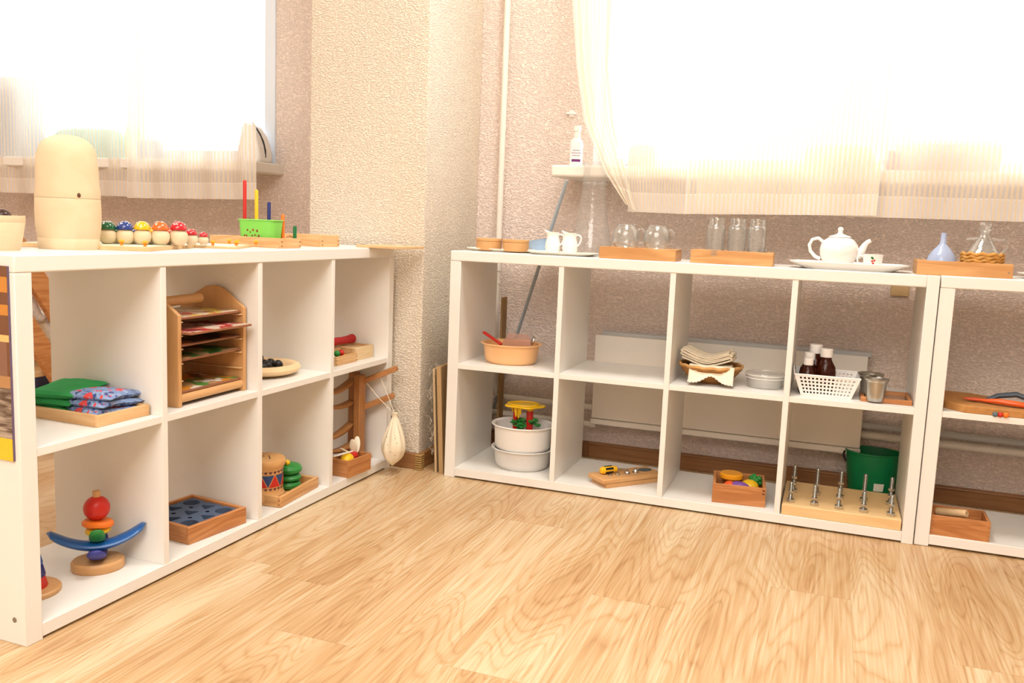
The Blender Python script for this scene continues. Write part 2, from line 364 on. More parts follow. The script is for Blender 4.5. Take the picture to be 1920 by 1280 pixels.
def curtain(name, xl, xr, y, z0, z1, fold, nf, label, seed=0, flare=0):
    """xl, xr: functions of height t (0 bottom..1 top)"""
    rnd = random.Random(seed); ph = rnd.random()*6
    me = bpy.data.meshes.new(name); nu, nv = 160, 40; vs = []; uv = []
    wid = max(xr(t/10)-xl(t/10) for t in range(11))*1.15
    for j in range(nv+1):
        t = j/nv
        for i in range(nu+1):
            s = i/nu; a, b_ = xl(t), xr(t)
            x = a+(b_-a)*s
            yy = y + fold*math.sin(s*nf*2*PI+ph+.4*math.sin(5*s+t*1.5))*(1-.35*(1-t)) + fold*.45*math.sin(s*nf*4.3+ph*2+t) - flare*(1-t)*.02
            zz = z0(s)+(z1-z0(s))*t
            vs.append((x, yy, zz)); uv.append((s*wid, (zz-z0(s))))
    fs = [(j*(nu+1)+i, j*(nu+1)+i+1, (j+1)*(nu+1)+i+1, (j+1)*(nu+1)+i) for j in range(nv) for i in range(nu)]
    me.from_pydata(vs, [], fs); ul = me.uv_layers.new()
    for p in me.polygons:
        for li in p.loop_indices: ul.data[li].uv = uv[me.loops[li].vertex_index]
        p.use_smooth = True
    me.materials.append(M['curtain']); o = bpy.data.objects.new(name, me); COL.objects.link(o)
    return tag(o, label, 'curtain', None)
YC = .215
X = lambda px, py: aty(px, py, YC).x
Z = lambda px, py: aty(px, py, YC).z
zt = 2.30
def mix(a, b, t): return a+(b-a)*t
def plin(pts):
    def f(t):
        for (a, va), (b, vb) in zip(pts, pts[1:]):
            if t <= b: return va+(vb-va)*((t-a)/(b-a))
        return pts[-1][1]
    return f
zb = Z(1280, 398)
tt = lambda z: (z-zb)/(zt-zb)
xl = plin([(0, X(1172, 394)), (tt(Z(1130, 335)), X(1132, 335)), (tt(Z(1090, 240)), X(1093, 240)), (tt(Z(1078, 130)), X(1079, 130)), (tt(Z(1071, 0)), X(1071, 0)), (1, X(1071, 0)-.01)])
xr1 = plin([(0, X(1190, 396)), (tt(Z(1150, 240)), X(1150, 240)), (tt(Z(1138, 120)), X(1138, 120)), (1, X(1138, 0))])
curtain('curtain', xl, xr1, YC, lambda s: Z(1150, 388)+.012-.02*s, zt, .012, 4, 'narrow bunched left edge of the striped sheer curtain, slanting beside the white bottle', 3)
curtain('curtain', lambda t: X(1172, 396)-.10*t, lambda t: X(1288, 400)+.004*t, YC+.035, lambda s: mix(Z(1172, 396), Z(1288, 401), s), zt, .007, 2, 'striped sheer curtain panel right of the bunched edge, above the glass cups', 4)
curtain('curtain', lambda t: X(1283, 400), lambda t: X(1643, 402)+.02*t, YC, lambda s: mix(Z(1283, 401), Z(1643, 404), s), zt, .009, 3, 'striped sheer curtain panel above the glass jars and the teapot', 5)
curtain('curtain', lambda t: X(1300, 405), lambda t: X(1632, 405)+.95, YC+.03, lambda s: mix(Z(1330, 397), Z(1920, 415), s), zt, .012, 7, 'striped sheer curtain panel at the right end, above the funnel and cruet', 6)
curtain('curtain', lambda t: X(235, 370), lambda t: X(480, 372)-.012*t, YC, lambda s: mix(Z(235, 371), Z(480, 374), s), zt, .014, 5, 'striped sheer curtain panel on the left window, right half beside the pillar', 8)
curtain('curtain', lambda t: X(235, 370)-.75, lambda t: X(240, 370)+.004, YC+.04, lambda s: mix(Z(0, 360), Z(240, 368), s), zt, .012, 5, 'striped sheer curtain panel on the left window, left half behind the wooden doll', 9)
for wn, x0, x1, lab in ((1, -2.3, -.8, 'white curtain rail over the left window'), (2, .2, 2.6, 'white curtain rail over the right window')):
    g = G().cyl((x0-.15, YC+.02, zt+.012), (x1+.15, YC+.02, zt+.012), .012)
    r = g.done('curtain_rail', M['white']); tag(r, lab, 'curtain rail')
    for xx in (x0-.1, x1+.1): G().bb(xx-.01, xx+.01, YC+.02, YW+.001, zt+.005, zt+.02).done('bracket', M['white'], r)

# ---------------- shelving units ----------------
S0 = .034; DV = .0168; CW = .335; SH = .763; SD = .337
def shelf(name, loc, rz, label, topover, full_right=True):
    t = thing(name, label, 'shelf', loc, rz, 'white cube shelving units')
    sL = .0378; W = sL+4*CW+3*DV+.0315
    us = [sL+k*(CW+DV) for k in range(4)]
    zT = .7296
    g = G().bb(0, sL, 0, SD, 0, zT); sp_ = g.done('side_panel', M['shelf'], t, bevel=.0015)
    if full_right: g = G().bb(W-.0315, W, -.0005, SD, 0, SH)
    else: g = G().bb(W-.0315, W, 0, SD, 0, zT)
    g.done('side_panel', M['shelf'], t, bevel=.0015)
    g = G().bb(0, W-.0315 if full_right else W, -.001, SD, zT, SH); g.done('top_board', M['shelf'], t, bevel=.003)
    g = G().bb(sL, W-.0315, 0, SD, .006, .0335); g.done('bottom_board', M['shelf'], t, bevel=.001)
    for u in us[1:]:
        g = G().bb(u-DV, u, .001, SD, .0335, zT); g.done('divider', M['shelf'], t, bevel=.0008)
    for u in us:
        g = G().bb(u, u+CW, .002, SD, .3726, .3895); g.done('shelf_board', M['shelf'], t, bevel=.0008)
    if name == 'cube_shelf_unit' and not full_right:
        g = G().cyl((-.0006, .03, .05), (.004, .03, .05), .0055); g.done('screw_head', M['darkmetal'], sp_)
    return t
ARZ = 1.557
shA = shelf('cube_shelf_unit', (-.2333, -1.447, 0), ARZ, 'white cube shelving unit on the left with the wooden doll and mushrooms on top', 0, False)
shB = shelf('cube_shelf_unit', (0, 0, 0), 0, 'white cube shelving unit under the right window with the teapot on top', 0, True)
shC = shelf('cube_shelf_unit', (1.4625, .004, .001), 0, 'white cube shelving unit at the right edge holding the cork board with pliers', 0, False)
def A(u, v, z=0):
    c, s = math.cos(ARZ), math.sin(ARZ)
    return Vector((-.2333+u*c-v*s, -1.447+u*s+v*c, z))
TZ, MZ, BZ = SH, .3895, .0335

# ---------------- radiator, pipes, socket ----------------
t = thing('radiator', 'flat white panel radiator on the wall behind the right shelving unit', 'radiator', (0, 0, 0))
p = [aty(1115, 632, .42), aty(1109, 795, .42), aty(1612, 845, .42)]
x0, x1, z0, z1 = .397, 1.315, .145, .474
G().bb(x0, x1, .41, .425, z0+.022, z1).bb(x0+.003, x0+.012, .4252, .485, z0+.023, z1-.01).bb(x1-.012, x1-.003, .4252, .485, z0+.023, z1-.01).done('front_panel', M['paint'], t, bevel=.003)
G().bb(x0-.002, x1+.002, .404, .425, z0, z0+.021).done('lower_rail', M['paint'], t, bevel=.004)
g = G().bb(x0+.02, x1+.01, .425, .47, z1-.004, z1+.012)
g.done('top_grille', M['grey'], t, bevel=.003)
for xx in (x0+.1, x1-.13): G().bb(xx, xx+.03, .425, YW, .25, .4).done('bracket', M['grey'], t)
def bend(pts, rad, n=6):
    out = [Vector(pts[0])]
    for a, b_, c in zip(pts, pts[1:], pts[2:]):
        a, b_, c = Vector(a), Vector(b_), Vector(c); d1 = (a-b_).normalized()*rad; d2 = (c-b_).normalized()*rad
        for k in range(n+1):
            s = k/n; out.append((b_+d1)*(1-s)**2 + b_*2*s*(1-s) + (b_+d2)*s*s)
    out.append(Vector(pts[-1])); return out
py = .46
q0 = aty(949, 5, py); q1 = aty(937, 470, py)
xp = (q0.x+q1.x)/2
zA = aty(990, 748, py).z; zB = aty(990, 768, py).z
g = G().tube(bend([(xp, py, CH), (xp, py, zA), (.41, py, zA-.004)], .06, 8), .0115, 12)
o = g.done('heating_pipe', M['paint']); tag(o, 'white heating pipe running down the corner and bending behind the first shelf cell', 'pipe')
G().cyl((xp, py, .68), (xp, py, .70), .0145).done('pipe_collar', M['paint'], o); G().cyl((xp, py, .63), (xp, py, .64), .0135).done('pipe_collar', M['paint'], o)
g = G().tube([(-.1, py-.02, zB-.018), (.41, py-.02, zB-.022)], .011, 12)
o = g.done('heating_pipe', M['paint']); tag(o, 'lower white pipe running level behind the stacked white basins', 'pipe')
za = aty(1655, 803, .45).z
g = G().tube([(1.315, .455, za+.002), (XR, .455, za-.012)], .0105, 12); o = g.done('heating_pipe', M['grey']); tag(o, 'upper grey-white pipe leaving the radiator above the green bucket', 'pipe')
g = G().tube([(1.315, .465, za-.032), (XR, .465, za-.046)], .014, 12); o = g.done('heating_pipe', M['paint']); tag(o, 'lower thick cream pipe just above the green bucket', 'pipe')
a = aty(1688, 538, YW-.006)
t = thing('wall_plate', 'small square beige plate on the wall under the shelf top near the radiator end', 'wall plate', (a.x, YW, a.z))
G().bb(-.028, .028, -.012, 0, -.03, .03).done('plate', mat('beige_plate', 'C9AC7E', .5), t, bevel=.003)
# =============== things on the left unit: top ===============
def crate(name, label, cat, loc, rz, sx, sy, h, m, my, th=.008, group=None, joint=True, fl=.005):
    """open wooden box: origin at its near corner, running +x and +y"""
    t = thing(name, label, cat, loc, rz, group)
    G().bb(th*.6, sx-th*.6, th*.6, sy-th*.6, .0005, fl).done('bottom', m, t)
    for y in (0, sy-th): G().bb(0, sx, y, y+th, 0, h).done('long_side', m, t, bevel=.0012)
    for x in (0, sx-th): G().bb(x, x+th, th, sy-th, 0, h).done('short_side', my, t, bevel=.0012)
    if joint:
        g = G()
        for k in range(int(h/.012)):
            for x in (0, sx-th): g.bb(x+.0005, x+th-.0005, -.0004, .001, .004+k*.012, .008+k*.012)
        g.done('finger_joint', M['oak'], t)
    return t
def H(px0, py0, py1, p):  # height in metres of a span of pixels standing at p
    d = (p-CAM).dot(f_); return (py1-py0)/F*d
def ang(a, b): return math.atan2(b.y-a.y, b.x-a.x)

# the big unpainted nesting doll
t = thing('nesting_doll', 'tall unpainted wooden nesting doll with a dark knot, on the left shelf', 'doll', (-.405, -1.158, TZ))
low = G().lathe([(0, 0), (.0595, 0), (.0615, .004), (.0622, .022), (.0615, .0235), (.0622, .025), (.0655, .05), (.0665, .08), (.0655, .108), (.065, .110), (0, .110)], n=56).done('lower_half', M['linden'], t)
G().lathe([(0, .1105), (.0652, .1105), (.0657, .113), (.0648, .128), (.0633, .140), (.0625, .16), (.0620, .18), (.0595, .205), (.053, .224), (.042, .236), (.028, .243), (.012, .246), (0, .2465)], n=56).done('upper_half', M['linden'], t)
a = aty(137, 362, -1.21); d = (CAM-t.location); d.z = 0
kd = math.atan2(CAM.y-t.location.y, CAM.x-t.location.x)-.0
kn = Vector((math.cos(kd+.33), math.sin(kd+.33), 0))
G().ball(kn*.0645+Vector((0, 0, .117)), .004, (1, 1, 1.3), 12).done('knot', M['brown'], t)
# turned wooden cup, cut by the frame
t = thing('wooden_cup', 'unpainted turned wooden cup at the left edge, in front of the tall doll', 'cup', (-.405, -1.337, TZ))
G().lathe([(0, 0), (.040, 0), (.0425, .004), (.0475, .03), (.0515, .055), (.0508, .0565), (.0518, .058), (.052, .07), (.048, .07), (.046, .05), (.038, .012), (0, .01)], n=48).done('cup_body', M['linden'], t)
for i, (x, y) in enumerate(((.01, .01), (-.018, .012), (.0, -.02), (.024, -.006))):
    o = G().ball((0, 0, 0), .017, (1, 1, .85), 14).done('chestnut', M['choc'])
    solo(o, 'dark brown chestnut heaped in the unpainted wooden cup', 'chestnut', (-.405+x, -1.337+y, TZ+.056+.004*i), group='chestnuts in the wooden cup')

# boards with pegs
def peg_board(loc, rz, sx, sy, label, pegs, h=.0095):
    t = thing('peg_board', label, 'peg board', loc, rz, 'plywood boards with small pegs')
    G().bb(0, sx, 0, sy, 0, h).done('board', M['birch'], t, bevel=.001)
    G().bb(.008, sx-.008, .008, sy-.008, h, h+.0008).done('printed_sheet', mat('pale_green_print', 'DDE3CC', .5, var=.2, scale=40), t)
    return t
c0 = atz(281, 472, TZ)
c0 = Vector((-.25, -1.085, TZ)); b1 = peg_board(c0, math.atan2(.922, -.386), .236, .285, 'plywood board with a pale printed sheet under the large mushrooms', None)
c2 = atx(444, 467, -.27); c2 = Vector((-.27, c2.y, TZ)); b2 = peg_board(c2, math.atan2(.90, -.43), .20, .20, 'thin plywood board with yellow pegs in front of the green tub', None, .006)
c3 = Vector((-.335, atx(345, 464, -.335).y, TZ)); b3 = peg_board(c3, math.atan2(.93, -.36), .145, .10, 'small plywood board under the two smallest red mushrooms', None, .0075)
pegm = mat('orange_yellow_peg', 'F7A428', .35, var=.1)
def peg(px, py, X, h0, m=None, label='', k=[0]):
    a = atx(px, py, X); a.z = h0
    t = thing('mushroom_peg', label, 'peg', a, 0, 'small mushroom pegs on the plywood boards')
    G().lathe([(0, 0), (.0034, 0), (.0038, .004), (.0034, .008), (0, .008)], n=14).done('stem', mat('orange_stem', 'F58A1E', .35) if 'ostem' not in M else M['ostem'], t)
    G().lathe([(.0034, .007), (.0068, .0078), (.0064, .0105), (.004, .0128), (0, .0135)], n=16).done('cap', pegm, t)
M['ostem'] = mat('orange_stem', 'F58A1E', .35)
for px, py, X, z, lab in ((180, 456, -.42, .7735, 'small yellow peg beside the foot of the tall doll'), (228, 459, -.33, .7735, 'small yellow peg in front of the blue-capped mushroom'), (272, 461, -.27, .7735, 'small yellow peg in front of the yellow-capped mushroom'),
                      (399, 457, -.33, .7705, 'small yellow peg right of the smallest red mushroom'), (430, 453, -.40, .7705, 'small yellow peg near the left end of the long wooden tray'), (445, 454, -.37, .7705, 'yellow peg behind another one in front of the green tub'), (443, 459, -.30, .7705, 'yellow peg at the near corner of the thin plywood board'),
                      (480, 457, -.33, .7705, 'yellow peg below the middle of the green tub'), (503, 456, -.34, .7705, 'rightmost yellow peg below the green tub')):
    peg(px, py, X, z, None, lab)
# mushrooms
def mushroom(cap, label, loc, sc=1.0, dots=True):
    t = thing('toy_mushroom', label, 'toy mushroom', loc, random.random()*6, 'painted wooden mushrooms on the left shelf')
    R = .0195*sc
    G().lathe([(0, 0), (.010*sc, 0), (.0135*sc, .0015*sc), (.0190*sc, .008*sc), (.0218*sc, .018*sc), (.0208*sc, .027*sc), (.016*sc, .034*sc), (.010*sc, .038*sc), (0, .039*sc)], n=32).done('stem', M['linden'], t)
    G().lathe([(0, .036*sc), (.015*sc, .0355*sc), (.0195*sc, .036*sc), (.0200*sc, .0385*sc), (.0178*sc, .0455*sc), (.0132*sc, .0515*sc), (.0065*sc, .0555*sc), (0, .0565*sc)], n=36).done('cap', cap, t)
    g = G(); rnd = random.Random(int(loc[1]*1000))
    for k in range(14):
        th = rnd.random()*6.28; ph = .25+rnd.random()*.9
        r = .0190*sc*math.sin(ph)+.0003; z = .0360*sc+.0200*sc*math.cos(ph)
        g.ball((r*math.cos(th), r*math.sin(th), z), .0016*sc, (1, 1, .8), 8)
    g.done('dots', M['porcelain'], t)
    return t
M['capgreen'] = mat('green_gloss', '0F5A32', .12, coat=.6); M['capblue'] = mat('blue_gloss', '253F86', .12, coat=.6)
M['capyellow'] = mat('yellow_gloss', 'F2B61C', .12, coat=.6); M['caporange'] = mat('orange_gloss', 'EC6A2C', .12, coat=.6); M['capred'] = mat('red_gloss', 'C01C28', .12, coat=.6)
for i, (c, nm, px, py, X) in enumerate((('capgreen', 'green', 202, 449, -.405), ('capblue', 'dark blue', 234.5, 451, -.38), ('capyellow', 'yellow', 267, 453, -.355), ('caporange', 'orange', 301, 455, -.33), ('capred', 'red', 335, 457, -.31))):
    a = atx(px, py, X); a.z = .7735
    mushroom(M[c], 'largest wooden mushroom with a glossy %s cap, in the front row' % nm, a, .93+.02*i)
    if i < 4:
        b = a + Vector((-.018, .045, 0)); mushroom(M[c], 'smaller wooden mushroom with a %s cap, half hidden behind the large %s one' % (nm, nm), b, .72)
a = atx(359, 457, -.33); a.z = .772; mushroom(M['capred'], 'medium red-capped wooden mushroom right of the largest red one', a, .72)
a = atx(381.5, 457, -.345); a.z = .772; mushroom(M['capred'], 'smallest red-capped wooden mushroom at the right end of the row', a, .58)

# long wooden trays and coloured rods
n0 = Vector((-.27, atx(527, 463, -.27).y, TZ))
t1 = crate('wooden_tray', 'long shallow wooden tray under the green tub on the left shelf', 'tray', n0, ARZ, .095, .245, .028, M['pine'], M['piney'], .008)
n1 = Vector((-.30, atx(603, 462, -.30).y, TZ))
t2 = crate('wooden_tray', 'deeper wooden box near the far end of the left shelf, beside the pillar', 'tray', n1, ARZ, .100, .15, .036, M['pine'], M['piney'], .010)
ag = math.atan2(.93, -.36)
def loc_in(o, x, y, z):
    c, s = math.cos(o.rotation_euler.z), math.sin(o.rotation_euler.z)
    return o.location + Vector((x*c-y*s, x*s+y*c, z))
# green tub
tb = atx(487, 455, -.33)
t = thing('plastic_tub', 'small light green plastic tub with a printed picture standing in the long wooden tray', 'tub', Vector((-.368, -.515, TZ+.0055)), ARZ+PI/2+.03)
def tubshape(sx, sy, h, tp=.86, th=.002, zb=0, n=8, cr=.018):
    def ring(a, b, z):
        pts = []
        for cx, cy, s0 in ((a-cr, b-cr, 0), (-a+cr, b-cr, 1), (-a+cr, -b+cr, 2), (a-cr, -b+cr, 3)):
            for k in range(n+1):
                q = (s0+k/n)*PI/2; pts.append((cx+cr*math.cos(q), cy+cr*math.sin(q), z))
        return pts
    R = [ring(sx*tp, sy*tp, zb), ring(sx, sy, zb+h), ring(sx-th, sy-th, zb+h), ring(sx*tp-th, sy*tp-th, zb+th)]
    g = G(); V = [[g.bm.verts.new(p) for p in r] for r in R]; k = len(R[0])
    for a, b in zip(V, V[1:]):
        for i in range(k): g.bm.faces.new((a[i], a[(i+1) % k], b[(i+1) % k], b[i]))
    g.bm.faces.new(V[0][::-1]); g.bm.faces.new(V[-1]); return g, R
g, R = tubshape(.060, .032, .072, tp=.9); g.done('tub_body', M['lime'], t)
G().tube([(x*1.02, y*1.03, .0705) for x, y, z in R[1]], .0018, 6, True).done('rim', M['lime'], t)
# print: small flowers and a bug on the tub side facing the shelf front
pr_ = G()
rr = random.Random(4)
for k in range(9): pr_.ball((.034-.0062*k+rr.uniform(-.002, .002), .0300+.0001*k, .024+rr.uniform(0, .022)), rr.uniform(.0020, .0042), (1, .3, 1), 10)
pr_.done('printed_picture', mat('printed_flowers', '8C4A2A', .5, var=.9, scale=150), t)
# rods standing behind
for px, top, c, nm, j in ((458, 337, 'red', 'tall red', 0), (480, 355, 'yellow', 'yellow', 1), (503.5, 378, 'navy', 'dark blue', 2), (529.5, 401, 'orange', 'orange', 3), (552, 423, 'dkgreen', 'short green', 4)):
    zt_ = aty(px+1, top, -.480); b = Vector((zt_.x, zt_.y, TZ+.006))
    h = zt_.z-b.z
    o = G().lathe([(0, 0), (.0053, 0), (.0053, h-.005), (.0038, h-.0012), (0, h)], n=16).done('counting_rod', M[c])
    solo(o, '%s painted wooden rod standing upright behind the green tub' % nm, 'rod', b, group='coloured rods in a falling row', )
# wavy rail of the rod stand
t = thing('rod_stand', 'low wooden stand with a curved striped loop between the green rod and the tub', 'stand', (-.395, atx(545, 450, -.395).y, TZ))
# keep it tiny: only its loop shows
G().tube([(0, -.035, .012), (0, -.02, .026), (0, -.005, .030), (0, .012, .024), (0, .03, .014)], .003, 8).done('loop', M['oak'], t)
G().bb(-.012, .012, -.20, .06, 0, .006).done('base', M['birch'], t, bevel=.001)
# thin board overhanging at the far end
o = G().bb(0, .155, 0, .17, 0, .008).done('plywood_board', M['birch'], bevel=.001)
q = Vector((-.265, -.155, TZ)); solo(o, 'thin plywood board over the far end of the left shelf beside the pillar', 'board', q, -.08)

# =============== left unit: middle row ===============
a = atz(183, 802, MZ); b = atz(281, 778, MZ)
t = thing('wooden_tray', 'shallow square pine tray holding the green and flowered bean bags', 'tray', a, ang(a, b))
sx = (b-a).length+.0; sy = .235; hh = .026
G().bb(.005, sx-.005, .005, sy-.005, .0005, .006).done('bottom', M['pine'], t)
for y in (0, sy-.009): G().bb(0, sx, y, y+.009, 0, hh).done('long_side', M['pine'], t, bevel=.0015)
for x in (0, sx-.009): G().bb(x, x+.009, .009, sy-.009, 0, hh).done('short_side', M['piney'], t, bevel=.0015)
tr_green = t
def beanbag(name, sx, sy, h, m, label, loc, rz, group, seed):
    rnd = random.Random(seed); o1, o2 = rnd.random()*6, rnd.random()*6
    def f(sgn):
        def q(u, v):
            x, y = (u-.5)*2, (v-.5)*2
            e = (1-abs(x)**2.6)*(1-abs(y)**2.6)
            px = x*(1-.07*(1-abs(y)**2)*abs(x)**3)*sx/2; py = y*(1-.07*(1-abs(x)**2)*abs(y)**3)*sy/2
            wr = .10*math.sin(5*x+o1+3*y)*math.sin(4*y+o2)+.05*math.sin(11*x+7*y+o2)
            return (px, py, h/2+sgn*h/2*(max(e, 0)**.42)*(1+wr*(1 if sgn > 0 else .3)) + .004*math.sin(2.2*x+o1))
        return q
    g = G().grid(f(1), 22, 22).grid(f(-1), 22, 22)
    bmesh.ops.remove_doubles(g.bm, verts=g.bm.verts, dist=.0003)
    o = g.done(name, m); return solo(o, label, 'bean bag', loc, rz, group)
M['gcloth'] = mat('green_cotton', '2F9A52', .85, var=.12, bump=.3, bscale=500)
def floral():
    m, nt, b, N, L = newmat('floral_cotton')
    tc = N.new('ShaderNodeTexCoord'); v = N.new('ShaderNodeTexVoronoi'); v.inputs['Scale'].default_value = 72
    n = N.new('ShaderNodeTexNoise'); n.inputs['Scale'].default_value = 90
    L.new(tc.outputs['Object'], v.inputs['Vector']); L.new(tc.outputs['Object'], n.inputs['Vector'])
    r = N.new('ShaderNodeValToRGB'); e = r.color_ramp; e.interpolation = 'CONSTANT'
    e.elements[0].color = lin('7A93BE'); e.elements[0].position = 0; e.elements[1].color = lin('D84A4A'); e.elements[1].position = .72
    k = e.elements.new(.42); k.color = lin('3C4F86'); k = e.elements.new(.5); k.color = lin('8FA6CC'); k = e.elements.new(.84); k.color = lin('8FA0C4')
    sep = N.new('ShaderNodeSeparateColor'); L.new(v.outputs['Color'], sep.inputs[0])
    mm = N.new('ShaderNodeMath'); mm.operation = 'MULTIPLY_ADD'; mm.inputs[1].default_value = .35; L.new(n.outputs['Fac'], mm.inputs[0])
    m2 = N.new('ShaderNodeMath'); m2.operation = 'MULTIPLY'; m2.inputs[1].default_value = .75; L.new(sep.outputs[0], m2.inputs[0]); L.new(m2.outputs[0], mm.inputs[2])
    L.new(mm.outputs[0], r.inputs[0]); L.new(r.outputs[0], b.inputs['Base Color']); b.inputs['Roughness'].default_value = .85
    return m
M['floral'] = floral()
rz0 = ang(a, b)
ti = lambda x, y, z: loc_in(tr_green, x, y, z)
for k, lab in enumerate(('lowest green bean bag in the pine tray', 'green bean bag second from the bottom of the stack', 'topmost green bean bag of the stack, smooth and plump')):
    beanbag('bean_bag', .140, .120, .027, M['gcloth'], lab, ti(.078-.004*k, .165, .0065+.0185*k), rz0+.12*k, 'green bean bags', k)
for k, lab in enumerate(('lowest blue and red flowered bean bag in the pine tray', 'middle flowered bean bag of the stack', 'topmost flowered bean bag, crumpled at its right corner')):
    beanbag('bean_bag', .130, .118, .024, M['floral'], lab, ti(.082+.004*k, .075, .0065+.0165*k), rz0-.08+.16*k, 'flowered bean bags', 10+k)

# puzzle rack
a = atz(338, 762, MZ)+Vector((.012, -.004, 0)); b = Vector((a.x-.004, -.728, MZ))
W_ = (b-a).length
t = thing('puzzle_rack', 'wooden puzzle rack with sloping handle holding picture boards in its slots', 'rack', Vector((a.x-.002, a.y, MZ)), ang(a, b))
# left cheek and right cheek stand along the rack's depth
def cheek(x):
    prof = [(0, 0), (.215, 0), (.215, .20), (.185, .235), (.12, .272), (.095, .276), (.07, .270), (.014, .232), (0, .222)]
    Mx = Matrix(((0, 0, 1, x), (1, 0, 0, 0), (0, 1, 0, 0), (0, 0, 0, 1)))
    G().prism(prof, 0, .012, Mx).done('side_panel', M['beechz'], t, bevel=.002)
cheek(-.012); cheek(W_-.012)
G().cyl((0, .012, .019), (W_-.012, .012, .019), .011, n=24).done('front_rail', M['beech'], t)
G().cyl((0, .085, .245), (W_-.08, .085, .247), .0125, n=24).done('handle', M['beech'], t)
G().bb(0, W_-.012, .19, .198, .02, .19).done('back_panel', M['beech'], t)
g = G()
for z in (.030, .066, .108, .143, .175, .208):
    for x in (-.0, W_-.022): G().bb(x, x+.010, .004, .18, z-.0055, z-.0025).done('slot_rail', M['birch'], t, bevel=.0008)
def picture(cols, name):
    m, nt, b_, N, L = newmat(name)
    tc = N.new('ShaderNodeTexCoord'); v = N.new('ShaderNodeTexVoronoi'); v.inputs['Scale'].default_value = 26
    n = N.new('ShaderNodeTexNoise'); n.inputs['Scale'].default_value = 30; L.new(tc.outputs['Object'], n.inputs['Vector'])
    vm = N.new('ShaderNodeVectorMath'); vm.operation = 'MULTIPLY_ADD'; vm.inputs[1].default_value = (.05, .05, .05)
    L.new(n.outputs['Color'], vm.inputs[0]); L.new(tc.outputs['Object'], vm.inputs[2]); L.new(vm.outputs[0], v.inputs['Vector'])
    sep = N.new('ShaderNodeSeparateColor'); L.new(v.outputs['Color'], sep.inputs[0])
    r = N.new('ShaderNodeValToRGB'); e = r.color_ramp; e.interpolation = 'CONSTANT'
    for i, c in enumerate(cols):
        k = e.elements[i] if i < 2 else e.elements.new(i/len(cols))
        k.position = i/len(cols); k.color = lin(c)
    L.new(sep.outputs[0], r.inputs[0]); L.new(r.outputs[0], b_.inputs['Base Color']); b_.inputs['Roughness'].default_value = .4
    return m
sets = [(.033, 0, ['B98A5A', 'E8DFD0', '5A8A3A', 'D88A2A', '7A4A2A', 'C8A070'], 'lowest puzzle board in the rack, with a green and orange picture', 1),
        (.111, .0, ['2E7A32', '6A9A3A', 'C8B080', '8A6A3A', '3A6A2A'], 'puzzle board with a green picture, second from the bottom of the rack', 1),
        (.146, .0, ['3A2A22', '6A3A2A', 'A8683A', '2A2A2A'], 'puzzle board with a dark brown picture, in the middle of the rack', 1),
        (.178, -.035, ['B83A3A', 'E0B0A0', 'D8C8B0', '8A2A2A', 'C8705A'], 'puzzle board with a red picture sticking out of the rack', 1),
        (.211, .0, ['D8C060', 'A87848', 'E0D0B8', 'B8A080', 'C84A3A'], 'topmost puzzle board of the rack with a yellow picture', 1)]
for i, (z, dy, cols, lab, _) in enumerate(sets):
    ox = .012 if dy == 0 else .02
    q = thing('puzzle_board', lab, 'puzzle', loc_in(t, .001 if dy == 0 else .0, .008+dy, z-.002), t.rotation_euler.z, 'puzzle boards in the rack')
    wdt = W_-.015 if dy == 0 else W_-.015
    dpt = (.16, .15, .15, .17, .165)[i]
    G().bb(0, wdt, 0, dpt, 0, .0055).done('board', M['brownply'], q, bevel=.001)
    G().bb(.006, wdt-.006, .004, dpt-.01, .0055, .0065).done('picture', picture(cols, 'puzzle_picture'), q)

# ring tray with dark balls
a = atz(528, 700, MZ)
t = thing('wooden_ring_tray', 'pale wooden ring-shaped tray with black balls on the left unit', 'tray', (-.365, -.50, MZ), ARZ)
G().lathe([(.028, .004), (.070, .004), (.095, .007), (.108, .014), (.112, .022), (.108, .030), (.098, .034), (.088, .033), (.080, .027), (.074, .012), (0, .010)], n=56, sy=.9).done('ring', mat('pale_wood', 'F0CFA0', .4), t)
G().lathe([(0, 0), (.062, 0), (.064, .005), (0, .005)], n=40).done('foot', M['beech'], t)
for k, (x, y) in enumerate(((-.02, .03), (.022, .02), (.045, .012), (.0, -.01), (.035, -.022), (-.03, -.015), (.010, .045))):
    c = loc_in(t, x, y, .0105)
    o = G().ball((0, 0, .0145), .0145, n=20).done('ball', M['black'])
    solo(o, 'black wooden ball lying in the pale wooden ring tray', 'ball', c, group='black balls in the ring tray')
c = loc_in(t, -.015, .01, .034)
o = G().ball((0, 0, .0145), .0145, n=20).done('ball', M['black']); solo(o, 'black wooden ball lying in the pale wooden ring tray', 'ball', c, group='black balls in the ring tray')

# two boxes of small toys
a = atz(668, 680, MZ); b = atz(697, 668, MZ)
t = crate('wooden_box', 'small open wooden box with green and red beads in the left unit', 'box', Vector((-.262, -.268, MZ)), ARZ, .125, .055, .030, M['pine'], M['piney'], .005)
for i, (x, y, c, nm) in enumerate(((.020, .018, 'green', 'green'), (.018, .038, 'red', 'red'), (.045, .018, 'red', 'red'), (.045, .038, 'white', 'white'), (.080, .020, 'yellow', 'yellow'), (.082, .038, 'green', 'green'))):
    o = G().ball((0, 0, .011), .0105, n=16).done('bead', M[c]); solo(o, '%s bead in the small open wooden box on the left unit' % nm, 'bead', loc_in(t, x, y, .0055), group='beads in the small wooden box')
